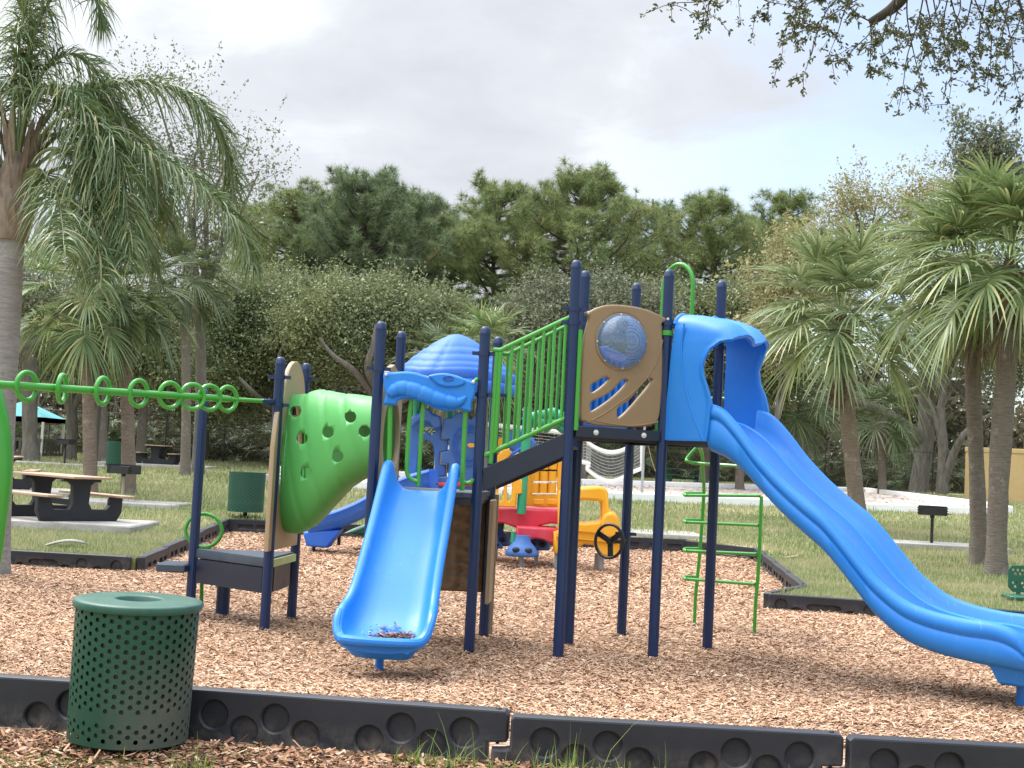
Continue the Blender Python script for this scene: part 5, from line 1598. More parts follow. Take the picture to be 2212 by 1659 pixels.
# slide to the left
a = PY(905, 1046, 22.4); path = [(925, 1030), (880, 1042), (840, 1058), (800, 1080), (760, 1100), (722, 1114), (690, 1122), (665, 1130)]
mb = MB(); secs = []
cpx = cr(path, 6)
for i, q_ in enumerate(cpx):
    f = i / (len(cpx) - 1)
    y0 = 22.0 + .1 * f; far = 22.75 + .1 * f
    c0 = PY(q_.x, q_.y + 22, y0); hN = .30 - .05 * f - .12 * max(0, f - .86) / .14
    bz = c0.z
    def pt(y, z): return Vector((c0.x, y, bz + z))
    secs.append([pt(y0 + .10, .03), pt(y0 + .06, .12), pt(y0 + .05, hN - .05), pt(y0 + .02, hN), pt(y0 - .03, hN), pt(y0 - .06, hN - .05), pt(y0 - .03, hN - .09), pt(y0 - .02, .10), pt(y0 + .02, -.02), pt(y0 + .12, -.07), pt(far - .12, -.07), pt(far, -.02), pt(far + .05, hN - .06), pt(far + .04, hN), pt(far - .02, hN), pt(far - .04, hN - .05), pt(far - .06, .12), pt(far - .12, .03)])
mb.loft(secs, caps=True); sl2 = mb.build('small_slide', M['blue2'], ts, angle=60)
mb = MB()
for k in (-.06, -.12):
    mb.tube([s_[7] + Vector((0, -.014, .04 + k * .5)) for s_ in secs[6:40]], .007, 5)
mb.build('slide_groove', M['blue3'], sl2)
ppl('slide_wing', [(918, 1062), (905, 1050), (905, 1020), (940, 1012), (948, 1018), (948, 1062)], 22.2, .06, M['blue2'], [], .015)
ppl('slide_wing', [(868, 1050), (880, 1020), (892, 1010), (912, 1012), (912, 1050)], 22.9, .06, M['blue2'], [], .015)
ppl('slide_exit_foot', [(655, 1150), (735, 1145), (715, 1172), (706, 1184), (662, 1180), (656, 1160)], 22.1, .6, M['blue2'], [], .03, parent=sl2)
for u, v0, v1, y in ((678, 1178, 1205, 22.4), (733, 1140, 1165, 22.9)):
    mb = MB(); mb.tube([PY(u, v0, y), PY(u - 1, v1 + 12, y)], .03, 8); mb.build('leg', M['navy_dark'], ts)
ppl('green_crawl_base', [(742, 1152), (760, 1143), (800, 1128), (860, 1118), (900, 1120), (900, 1170), (790, 1158)], 23.3, .5, M['darkgreen'], [], .05)
# red decks
def red(name, L, y, dep):
    return ppl(name, L, y, dep, M['red'], [], .03, sm=0)
red('red_deck', [(1020, 1098), (1120, 1098), (1212, 1103), (1212, 1133), (1190, 1131), (1168, 1136), (1150, 1146), (1128, 1146), (1108, 1138), (1085, 1130), (1062, 1130), (1020, 1128)], 21.7, 1.5)
red('red_step', [(1116, 1137), (1205, 1143), (1210, 1176), (1190, 1174), (1172, 1166), (1155, 1164), (1140, 1168), (1128, 1174), (1115, 1172)], 21.2, .9)
ppl('red_strip', [(940, 1042), (1020, 1042), (1020, 1050), (940, 1050)], 22.2, .1, M['red'])
# yellow panels
yp = ppl('yellow_panel', [(1070, 1030), (1072, 1008), (1108, 1005), (1118, 1010), (1118, 1034), (1128, 1036), (1128, 1066), (1117, 1068), (1114, 1096), (1066, 1094)], 21.5, .10, M['yellow'], [[(1078, 1045), (1084, 1041), (1088, 1045), (1086, 1078), (1081, 1083), (1076, 1078)], [(1096, 1043), (1102, 1040), (1106, 1044), (1104, 1078), (1099, 1083), (1094, 1078)]], .02)
ppl('yellow_panel', [(1066, 1008), (1074, 985), (1086, 972), (1100, 968), (1104, 982), (1090, 995), (1082, 1008)], 21.9, .08, M['yellow'])
ppl('yellow_panel', [(1066, 958), (1076, 948), (1086, 944), (1088, 960), (1076, 985), (1066, 988)], 22.2, .06, M['yellow'])
tic = ppl('tic_tac_toe_panel', [(1135, 985), (1224, 975), (1224, 1090), (1205, 1096), (1170, 1096), (1134, 1092)], 21.9, .08, M['yellow'], [[(1153, 993), (1205, 990), (1203, 1068), (1150, 1068)]], .015)
for j in range(3):
    for i in range(3):
        u = 1158 + i * 18.5 - j * 1.2; v = 1003 + j * 25.5
        m_ = MB(); m_.tube([PY(u, v - 10.5, 21.93), PY(u - .6, v + 11, 21.93)], .071, 12); m_.build('roller', M['yellow'], tic)
m_ = MB()
for k in range(2): m_.bbox(PY(1163 + 30 * k, 1084, 21.82), (.085, 0, 0), (0, .02, 0), (0, 0, .045), .02)
m_.build('embossed_box', M['yellow'], tic)
# car front
car = ppl('car_front', [(1196, 1195), (1196, 1150), (1206, 1146), (1206, 1070), (1210, 1060), (1224, 1055), (1295, 1050), (1308, 1054), (1314, 1062), (1316, 1100), (1330, 1108), (1338, 1122), (1340, 1150), (1338, 1190), (1336, 1205), (1300, 1203), (1282, 1178), (1262, 1176), (1246, 1185), (1236, 1200)], 21.0, .42, M['yellow'], [[tuple(p) for p in cr([(1236, 1084), (1292, 1083), (1300, 1090), (1300, 1112), (1294, 1126), (1236, 1126)], 2, True)]], .045)
m_ = MB(); m_.bbox(PY(1270, 1166, 20.97), (.50, 0, -.025), (0, .02, 0), Z * .012, .008); m_.bbox(PY(1265, 1148, 20.97), (.42, 0, -.02), (0, .02, 0), Z * .010, .006); m_.build('car_groove', plastic('groove_shade_yellow', (.66, .29, .01, 1), .5, .4), car)  # grooves drawn as bars, their shade put into the darker yellow
ppl('car_fender', [tuple(p) for p in cr([(1300, 1120), (1316, 1106), (1332, 1112), (1339, 1130), (1338, 1160), (1300, 1160)], 3, True)], 20.93, .2, M['yellow'], [], .05, parent=car)
# blue feet
for u, v, y, k in ((1128, 1184, 21.0, 1.0), (1160, 1173, 21.9, .85), (1072, 1162, 22.4, .95), (1066, 1174, 22.0, .6)):
    p = PY(u, v, y); m_ = MB()
    m_.loft([[p + Vector((x * k * (1 if not w_ else 1), y_ * k, z * k)) for x, y_ in [(a_ * math.cos(t), a_ * .8 * math.sin(t)) for t in np.linspace(0, 2 * PI, 17)[:-1]]] for a_, z, w_ in ((.24, -.13, 0), (.27, -.10, 0), (.26, -.05, 0), (.19, .04, 0), (.13, .11, 0), (.11, .20, 0))], caps=True)
    f_ = m_.build('blue_foot', M['blue3'], ts, angle=60)
    m_ = MB()
    for s in (-1, 1): m_.ball(p + Vector((s * .10 * k, -.185 * k, -.02 * k)), .06 * k, .03 * k, .045 * k)
    m_.build('foot_recess', M['navy_dark'], f_)  # dark bulges stand for the shade inside the recesses
    g_ = G(u - 3, 1172 + (y < 21.5) * 30 + 20); m_ = MB(); m_.tube([p - Z * .1, Vector((p.x, p.y, -.05))], .035, 10); m_.build('leg', M['steel'], ts)
for u, y in ((1300, 21.2), (1203, 21.2), (1290, 21.5)):
    p = PY(u, 1195, y); m_ = MB(); m_.tube([p, Vector((p.x, p.y, -.05))], .04, 10); m_.build('leg', M['steel'], ts)
# leafy green top and blue peaks at the right
ppl('leafy_top', [tuple(p) for p in cr([(1130, 905), (1150, 890), (1175, 886), (1195, 880), (1215, 888), (1235, 900), (1240, 925), (1228, 945), (1212, 935), (1196, 925), (1180, 935), (1160, 920), (1140, 930)], 4, True)], 22.6, .25, M['teal'], [], .06)
m_ = MB()
for k, (u, v) in enumerate(((1150, 903), (1170, 896), (1190, 893), (1208, 898), (1225, 912), (1195, 915), (1172, 912))):
    p = PY(u, v, 22.58); m_.ball(p, .13, .06, .08, 10, 6)
m_.build('leaf_scallop', M['teal'], ts)
ppl('blue_peak', [tuple(p) for p in cr([(1085, 962), (1098, 940), (1108, 928), (1120, 925), (1135, 932), (1150, 945), (1160, 962), (1130, 978), (1100, 972)], 3, True)], 22.3, .2, M['blue3'], [], .04)
ppl('blue_panel', [(1145, 965), (1180, 955), (1180, 990), (1145, 1000)], 22.5, .1, M['blue3'])
m_ = MB(); m_.tube([PY(1100, 985, 22.0), PY(1126, 968, 22.0)], .03, 8); m_.build('blue_bar', M['blue2'], ts)
# ------------------------------------------------------------------ vegetation
M['bark_palm'] = bark('palm_bark', (.13, .11, .09, 1), (.30, .255, .21, 1), 9, True, .8)
M['bark_palm_r'] = bark('reddish_palm_bark', (.17, .125, .095, 1), (.36, .28, .22, 1), 8, True, .8)
M['bark_grey'] = bark('grey_palm_bark', (.24, .235, .22, 1), (.44, .43, .41, 1), 7, True, .8)
M['bark_oak'] = bark('oak_bark', (.10, .09, .075, 1), (.26, .235, .20, 1), 7)
M['bark_pine'] = bark('pine_bark', (.07, .055, .045, 1), (.17, .135, .11, 1), 5)
M['boots'] = bark('palm_boots', (.10, .065, .045, 1), (.26, .18, .13, 1), 12)
M['husk'] = bark('pale_husk', (.15, .115, .085, 1), (.38, .31, .245, 1), 11)
M['queen'] = leafmat('queen_palm_leaf', [(0, (0.049, 0.100, 0.034, 1)), (.5, (0.102, 0.169, 0.058, 1)), (.85, (0.192, 0.243, 0.104, 1)), (1, (0.363, 0.323, 0.139, 1))], .38, .2, .8, .3, (0.228, 0.258, 0.098, 1))
M['sabal'] = leafmat('sabal_leaf', [(0, (0.082, 0.148, 0.057, 1)), (.5, (0.155, 0.236, 0.095, 1)), (.85, (0.292, 0.350, 0.163, 1)), (1, (0.548, 0.525, 0.250, 1))], .4, .25, .7, .35, (0.365, 0.403, 0.173, 1))
M['sabal_y'] = leafmat('pale_sabal_leaf', [(0, (0.110, 0.165, 0.070, 1)), (.5, (0.208, 0.275, 0.127, 1)), (.85, (0.329, 0.385, 0.189, 1)), (1, (0.489, 0.509, 0.285, 1))], .4, .25, .7, .35, (0.367, 0.398, 0.189, 1))
M['dead'] = leafmat('dead_palm_leaf', [(0, (.10, .075, .05, 1)), (1, (.30, .24, .17, 1))], .8, .15)
M['palmetto'] = leafmat('palmetto_leaf', [(0, (0.047, 0.078, 0.034, 1)), (.6, (0.102, 0.149, 0.061, 1)), (1, (0.234, 0.265, 0.127, 1))], .5, .2, .3, .4, (0.187, 0.203, 0.101, 1))
M['pine'] = leafmat('pine_needles', [(0, (0.079, 0.139, 0.056, 1)), (.5, (0.147, 0.231, 0.085, 1)), (.9, (0.255, 0.312, 0.121, 1)), (1, (0.471, 0.362, 0.198, 1))], .55, .3, .16, .6, (0.333, 0.345, 0.121, 1))
M['pine_d'] = leafmat('darker_pine_needles', [(0, (0.071, 0.129, 0.069, 1)), (.6, (0.140, 0.211, 0.103, 1)), (1, (0.306, 0.311, 0.172, 1))], .55, .3, .16, .5, (0.236, 0.293, 0.122, 1))
M['oak'] = leafmat('scrub_oak_leaf', [(0, (0.074, 0.102, 0.046, 1)), (.5, (0.154, 0.189, 0.090, 1)), (.85, (0.247, 0.284, 0.152, 1)), (1, (0.420, 0.405, 0.185, 1))], .5, .25, .22, .45, (0.286, 0.298, 0.118, 1))
M['oak_g'] = leafmat('grey_oak_leaf', [(0, (0.081, 0.098, 0.058, 1)), (.5, (0.156, 0.176, 0.110, 1)), (1, (0.312, 0.317, 0.213, 1))], .5, .25, .22, .35, (0.212, 0.219, 0.112, 1))
M['oak_p'] = leafmat('pale_oak_leaf', [(0, (0.150, 0.166, 0.072, 1)), (.5, (0.300, 0.294, 0.144, 1)), (1, (0.525, 0.461, 0.264, 1))], .5, .3, .3, .4, (0.400, 0.346, 0.144, 1))
M['oak_s'] = leafmat('silhouetted_oak_leaf', [(0, (0.027, 0.037, 0.018, 1)), (.6, (0.060, 0.085, 0.036, 1)), (1, (0.153, 0.145, 0.054, 1))], .5, .12)  # leaf colour kept dark to read as silhouetted against the sky
M['wood_far'] = leafmat('far_wood_leaf', [(0, (0.055, 0.062, 0.034, 1)), (.6, (0.121, 0.123, 0.069, 1)), (1, (0.275, 0.223, 0.139, 1))], .6, .2, .15, .4, (0.246, 0.190, 0.112, 1))
M['brush'] = leafmat('dry_brush', [(0, (0.047, 0.036, 0.026, 1)), (.6, (0.135, 0.104, 0.072, 1)), (1, (0.324, 0.260, 0.189, 1))], .8, .15, .3, .4, (0.081, 0.091, 0.046, 1))
R = np.random.default_rng(5)
DOWN = np.array([0, 0, -1.0])
def nrm(a): return a / (np.linalg.norm(a, axis=-1, keepdims=True) + 1e-9)

def ribbons(p0, d, l, w_, side, droop, m=5, taper=True, sq=1.0):
    "many bending ribbons: p0,d,side (k,3); l,w_,droop (k,)"
    k = len(p0); S = np.zeros((k, m, 2, 3))
    for i in range(m):
        t = i / (m - 1)
        c = p0 + d * (l * t * (1 - .18 * droop * t))[:, None] + DOWN * (l * droop * t ** 2 * .62)[:, None]
        ww = w_ * ((1 - t) ** .55 * (.55 + .45 * min(1, t * 5)) if taper else 1) + .001
        S[:, i, 0] = c - side * (ww / 2)[:, None]; S[:, i, 1] = c + side * (ww / 2)[:, None]
    return S

def fan(center, out, Lp, Rf, nseg=40, droop=.55, spread=2.3, wseg=.035, m=5):
    "one costapalmate leaf: petiole ribbon and a fan of segments"
    center = np.array(center); out = nrm(np.array(out, float))
    el = math.asin(np.clip(out[2], -1, 1)); hz = nrm(np.array([out[0], out[1], 0]) + 1e-6)
    # petiole bends down with length
    P = []; p = center.copy(); e = el; n = 6
    for i in range(n + 1):
        P.append(p.copy()); dv = hz * math.cos(e) + np.array([0, 0, math.sin(e)]); p = p + dv * Lp / n; e -= .10 * droop + .03
    side = np.cross(hz, [0, 0, 1.0]); side = side / np.linalg.norm(side)
    up = np.cross(side, dv)
    pet = np.zeros((1, m, 2, 3))
    idx = np.linspace(0, n, m)
    for i in range(m):
        q = P[int(round(idx[i]))]; pet[0, i, 0] = q - side * .016; pet[0, i, 1] = q + side * .016
    # costa arching on from the petiole
    ang = np.linspace(-spread, spread, nseg) + R.normal(0, .03, nseg)
    k = len(ang); base = np.zeros((k, 3)); dd = np.zeros((k, 3))
    tip = P[-1]
    fold = .45
    for i, a in enumerate(ang):
        along = .32 * Rf * max(0, math.cos(a * .62)) ** 2
        base[i] = tip + dv * along * .8 + DOWN * (along ** 2) * .5 * droop / max(Rf, .1)
        dd[i] = dv * math.cos(a) + side * math.sin(a) + up * fold * abs(math.sin(a))
    dd = nrm(dd)
    l = Rf * (.80 + .2 * np.cos(ang)) * R.uniform(.9, 1.08, k)
    sd = nrm(np.cross(dd, up[None, :] + R.normal(0, .25, (k, 3))))
    dr = droop * (.5 + .6 * R.uniform(0, 1, k))
    S = ribbons(base, dd, l, np.full(k, wseg), sd, dr, m)
    return np.concatenate([pet, S])

def sabal(u, v, Y, crown_v, label, tr=.17, Rf=.95, Lp=.9, nf=34, mat='sabal', barkm='bark_palm', group='cabbage palms', dead=6, boots=True, lean=0.0, base=None, name='cabbage_palm', emin=-.75, seedv=None, wseg=.055, droop=.75, boot_h=1.0):
    b = base or PY(u, v, Y); b = Vector((b.x, b.y, lawn_z(b.x, b.y)))
    top = PY(u + lean, crown_v, Y)
    root = empty(name, b, label, 'palm tree', group)
    mb = MB(); n = 30; path = []; rr = []
    for i in range(n + 1):
        t = i / n; path.append(Vector((b.x + (top.x - b.x) * t + .03 * math.sin(t * 5 + u), b.y, b.z - .15 + (top.z - b.z + .15) * t)))
        rr.append(tr * (1.0 + .5 * math.exp(-t * n * .6) + .05 * math.sin(t * 9 + u) + R.normal(0, .022)))
    mb.tube(path, rr, 18); mb.build('trunk', M[barkm], root, angle=80)
    if boots:
        S = []; k = int(80 * boot_h ** 1.3)
        a = R.uniform(0, 2 * PI, k); z = R.uniform(-.95, .05, k) * boot_h
        p0 = np.stack([top.x + tr * .9 * np.cos(a), b.y + tr * .9 * np.sin(a), top.z + z], -1)
        d = nrm(np.stack([np.cos(a) * .8, np.sin(a) * .8, np.full(k, .9)], -1)); sd = np.stack([-np.sin(a), np.cos(a), 0 * a], -1)
        S = ribbons(p0, d, R.uniform(.14, .42, k), R.uniform(.07, .15, k), sd, R.uniform(-.2, 1.3, k), 4)
        strips('leaf_base', S, M['boots'], root)
        mb = MB(); mb.tube([Vector((top.x, b.y, top.z + z_)) for z_ in (-1.0 * boot_h, -.5 * boot_h, 0, .25)], [tr * 1.0, tr * 1.25, tr * 1.15, tr * .5], 14); mb.build('crown_base', M['boots'], root)
    S = []
    c = np.array([top.x, b.y, top.z + .1])
    for i in range(nf):
        f = (i + .5) / nf
        e = emin + (1.45 - emin) * f ** .9 + R.normal(0, .1)
        az = i * 2.399 + R.normal(0, .2)
        out = np.array([math.cos(az) * math.cos(e), math.sin(az) * math.cos(e), math.sin(e)])
        S.append(fan(c + out * .1, out, Lp * R.uniform(.8, 1.15), Rf * R.uniform(.85, 1.1), droop=droop * (1.2 - .5 * f), wseg=wseg))
    strips('crown', np.concatenate(S), M[mat], root)
    if dead:
        S = []
        for i in range(dead):
            az = R.uniform(0, 2 * PI); e = R.uniform(-1.35, -.9)
            out = np.array([math.cos(az) * math.cos(e), math.sin(az) * math.cos(e), math.sin(e)])
            S.append(fan(c, out, Lp * .75, Rf * .7, nseg=22, droop=1.0, wseg=.03))
        strips('dead_frond', np.concatenate(S), M['dead'], root)
    return root

# ---- right-hand cabbage palms
sabal(1855, 1150, 33, 700, 'cabbage palm with shaggy brown boots right behind the long slide', .205, 1.55, 1.3, 50, 'sabal_y', 'bark_palm_r', lean=-38, dead=2, emin=-.30, boot_h=2.1, wseg=.064, droop=.72)
sabal(2152, 1240, 22.2, 590, 'thick palm trunk nearest the right edge, with a tall bushy crown', .168, 1.10, 1.05, 56, 'sabal', 'bark_palm', lean=30, emin=-.32, wseg=.054, droop=.75)
sabal(2112, 1220, 24.1, 610, 'slimmer palm just left of the thick right-hand palm', .142, 1.1, 1.1, 32, 'sabal', 'bark_palm', lean=-10, emin=-.4, wseg=.054, droop=.75)
# ---- left-hand cabbage palms behind the big feather palm
sabal(200, 1060, 31.9, 655, 'pale slender palm trunk left of the khaki grill', .155, 1.1, .95, 30, 'sabal', 'bark_palm_r', boots=False, lean=-20)
sabal(277, 1060, 32.8, 640, 'pale slender palm trunk right behind the khaki grill', .165, 1.05, .95, 30, 'palmetto', 'bark_palm_r', boots=False, lean=-5)
sabal(66, 1000, 52.5, 640, 'tall distant palm between the teal canopy and the big grey palm', .30, 1.5, 1.2, 28, 'sabal_y', 'bark_oak', boots=False, dead=3)
sabal(402, 1000, 46, 610, 'dark fan palm half hidden by the drooping feather fronds', .16, 1.2, .9, 26, 'palmetto', 'bark_palm', boots=False)
sabal(222, 1005, 55, 700, 'thin dark palm trunk behind the two pale palm trunks', .22, 1.2, 1.0, 20, 'palmetto', 'bark_palm', boots=False)
sabal(302, 1000, 57, 740, 'leaning grey palm trunk behind the far picnic table', .20, 1.2, 1.0, 22, 'palmetto', 'bark_palm', boots=False, lean=14)
sabal(1045, 1000, 47, 765, 'fan palm rising above the blue dome roof', .2, 1.3, .9, 30, 'sabal', 'bark_palm', boots=False)
sabal(955, 1000, 50, 790, 'fan palm left of the blue dome roof', .2, 1.2, .8, 24, 'palmetto', 'bark_palm', boots=False)
sabal(1600, 1040, 60, 820, 'low dark fan palm behind the high deck', .2, 1.5, 1.0, 24, 'palmetto', 'bark_palm', boots=False)
sabal(1730, 1050, 62, 880, 'low dark fan palm behind the long slide', .2, 1.7, 1.0, 26, 'palmetto', 'bark_palm', boots=False)
sabal(1905, 1060, 64, 900, 'low fan palm left of the big oak trunk', .2, 1.6, 1.0, 26, 'palmetto', 'bark_palm', boots=False)

# ---- the big feather palm at the left
qb = GL(12, 1196); QY = 16.0
qb = Vector(((8 - 1106) / FPX * QY, QY, lawn_z(-6, QY)))
qroot = empty('queen_palm', qb, 'big feather palm with a ringed grey trunk and long drooping fronds at the left edge', 'palm tree')
qt = PY(22, 500, QY)
mb = MB(); n = 20
mb.tube([Vector((qb.x + (qt.x - qb.x) * i / n, QY, qb.z - .2 + (qt.z - qb.z + .2) * i / n)) for i in range(n + 1)], [.205 + .05 * math.exp(-i * .5) - .0015 * i for i in range(n + 1)], 22)
mb.build('trunk', M['bark_grey'], qroot, angle=80)
mb = MB()
mb.tube([PY(20, 520, QY), PY(24, 480, QY), PY(28, 440, QY), PY(32, 380, QY), PY(34, 330, QY)], [.21, .25, .26, .19, .10], 16)
mb.build('crown_base', M['husk'], qroot, angle=80)
k = 90; a = R.uniform(-PI, PI, k); z = R.uniform(-.35, .75, k)
c0 = PY(28, 440, QY)
p0 = np.stack([c0.x + .23 * np.cos(a), QY + .23 * np.sin(a), c0.z + z], -1)
S = ribbons(p0, nrm(np.stack([np.cos(a) * .35, np.sin(a) * .35, np.ones(k)], -1)), R.uniform(.25, .75, k), R.uniform(.03, .12, k), np.stack([-np.sin(a), np.cos(a), 0 * a], -1), R.uniform(-.1, .25, k), 5)
strips('leaf_base', S, M['husk'], qroot)
QF = [  # control points seen, end depth offset
    ([(36, 400), (120, 330), (230, 318), (340, 340), (450, 415), (522, 505), (550, 585)], -.6),
    ([(36, 380), (120, 235), (250, 182), (380, 195), (460, 255), (492, 340), (503, 430)], .8),
    ([(36, 390), (110, 270), (180, 250), (240, 300), (270, 420), (278, 510), (282, 575)], -1.2),
    ([(36, 405), (90, 330), (140, 330), (190, 400), (208, 490), (216, 575), (218, 630)], -1.6),
    ([(35, 360), (52, 160), (95, 25), (150, -40), (200, -20), (222, 60)], .4),
    ([(34, 360), (30, 180), (50, 40), (80, -80), (130, -130)], -.2),
    ([(38, 420), (110, 370), (170, 362), (235, 400), (292, 470), (326, 535), (336, 590)], .5),
    ([(30, 390), (-40, 300), (-110, 300), (-170, 380), (-200, 480)], -.4),
    ([(36, 405), (80, 365), (120, 415), (134, 480), (138, 545)], -1.9),
    ([(36, 375), (140, 205), (235, 232), (310, 310), (350, 400), (362, 490)], 1.5),
    ([(35, 365), (80, 180), (145, 118), (205, 150), (232, 240), (240, 330)], 1.0),
    ([(34, 370), (5, 240), (-40, 150), (-100, 130), (-160, 180)], .6),
    ([(35, 360), (66, 140), (66, 20), (60, -90)], .8),
    ([(36, 390), (130, 290), (220, 300), (290, 380), (326, 450), (332, 510)], 1.8),
    ([(36, 400), (95, 300), (165, 300), (205, 380), (222, 460), (228, 535)], .2),
    ([(36, 380), (60, 240), (120, 190), (170, 220), (200, 330), (205, 450)], -.9),
]
S = []; rach = MB()
for pts, dy in QF:
    C = cr([PY(u, v, QY + dy * (i / (len(pts) - 1)) ** 1.2) for i, (u, v) in enumerate(pts)], 12)
    rach.tube(C, list(np.linspace(.030, .006, len(C))), 6)
    C = np.array([tuple(p) for p in C]); T = nrm(np.gradient(C, axis=0))
    cum = np.concatenate([[0], np.cumsum(np.linalg.norm(np.diff(C, axis=0), axis=1))]); Lt = cum[-1]
    k = int(Lt * 60); s = np.linspace(.26, .995, k) * Lt
    P_ = np.stack([np.interp(s, cum, C[:, j]) for j in range(3)], -1); D_ = nrm(np.stack([np.interp(s, cum, T[:, j]) for j in range(3)], -1))
    for sg in (-1, 1):
        ref = np.array([.25, -1, .15]) if abs(pts[-1][0] - pts[0][0]) > 60 else np.array([1, -.3, .1])
        sd = nrm(np.cross(D_, np.array([0, 0, 1.0])) + .25 * R.normal(0, 1, (k, 3)))
        upv = nrm(np.cross(sd, D_))
        q = s / Lt
        d = nrm(sg * sd * .85 + D_ * (.45 + .3 * q)[:, None] + upv * R.uniform(-.1, .65, k)[:, None])
        l = (.62 * np.sin(PI * np.clip(q * .86 + .12, 0, 1)) ** .6 + .10) * R.uniform(.8, 1.12, k)
        wv = nrm(np.cross(d, R.normal(0, 1, (k, 3))))
        S.append(ribbons(P_, d, l, R.uniform(.016, .026, k), wv, R.uniform(.75, 1.35, k), 5))
strips('frond', np.concatenate(S), M['queen'], qroot)
rach.build('rachis', plastic('palm_rachis', (.16, .20, .08, 1), .5, .3), qroot)
# fruit stalk of pale yellow beads hanging among the fronds
k = 500; t = R.uniform(0, 1, k)
fs = PY(190, 560, QY + .4)
p0 = np.stack([fs.x + R.normal(0, .05, k), fs.y + R.normal(0, .05, k), fs.z + .55 - 1.1 * t], -1); d = nrm(R.normal(0, 1, (k, 3)) + DOWN * .8)
strips('fruit_stalk', ribbons(p0, d, np.full(k, .12), np.full(k, .02), nrm(R.normal(0, 1, (k, 3))), np.full(k, .4), 3), M['sabal_y'], qroot)

# ---- leaf clouds
def leaf_quads(P_, size, asp=.5, flat=0.0):
    k = len(P_)
    d = nrm(R.normal(0, 1, (k, 3)) * np.array([1, 1, 1 - flat])); s = nrm(np.cross(d, R.normal(0, 1, (k, 3))))
    l = size * R.lognormal(0, .3, k)[:, None] / 2
    return np.stack([P_ - d * l, P_ + s * l * asp, P_ + d * l, P_ - s * l * asp], 1)
def blob_points(blobs, ncl, per, cr_):
    "clusters of leaves in ellipsoids (c, rx, ry, rz, weight)"
    nb_ = []
    for c, rx, ry, rz, w_ in blobs:
        for i in range(24):
            dv = nrm(R.normal(0, 1, 3)) * R.uniform(.25, 1.18); f = R.uniform(.16, .40)
            nb_.append(((c[0] + dv[0] * rx, c[1] + dv[1] * ry, c[2] + dv[2] * rz), rx * f * R.uniform(.8, 1.3), ry * f, rz * f * R.uniform(.7, 1.1), R.uniform(.5, 1.4)))
    blobs = [(b[0], b[1] * .7, b[2] * .7, b[3] * .7, b[4] * .5) for b in blobs] + nb_
    vol = np.array([b[1] * b[2] * b[3] * b[4] for b in blobs]); pr = vol / vol.sum()
    ids = R.choice(len(blobs), ncl, p=pr)
    dirs = nrm(R.normal(0, 1, (ncl, 3))); rad = R.uniform(0, 1, ncl) ** .42
    C = np.array([[b[0][0], b[0][1], b[0][2]] for b in blobs])[ids]; RR = np.array([[b[1], b[2], b[3]] for b in blobs])[ids]
    cl = C + dirs * RR * rad[:, None]
    per_ = np.maximum(2, (per * R.lognormal(0, .5, ncl)).astype(int))
    idx = np.repeat(np.arange(ncl), per_)
    cl = cl + R.normal(0, .35, cl.shape)
    return cl, cl[idx] + R.normal(0, 1, (len(idx), 3)) * cr_ * R.uniform(.5, 1.1, len(idx))[:, None]
def limbs(mb, base, trunk_top, targets, r0, r1):
    pass
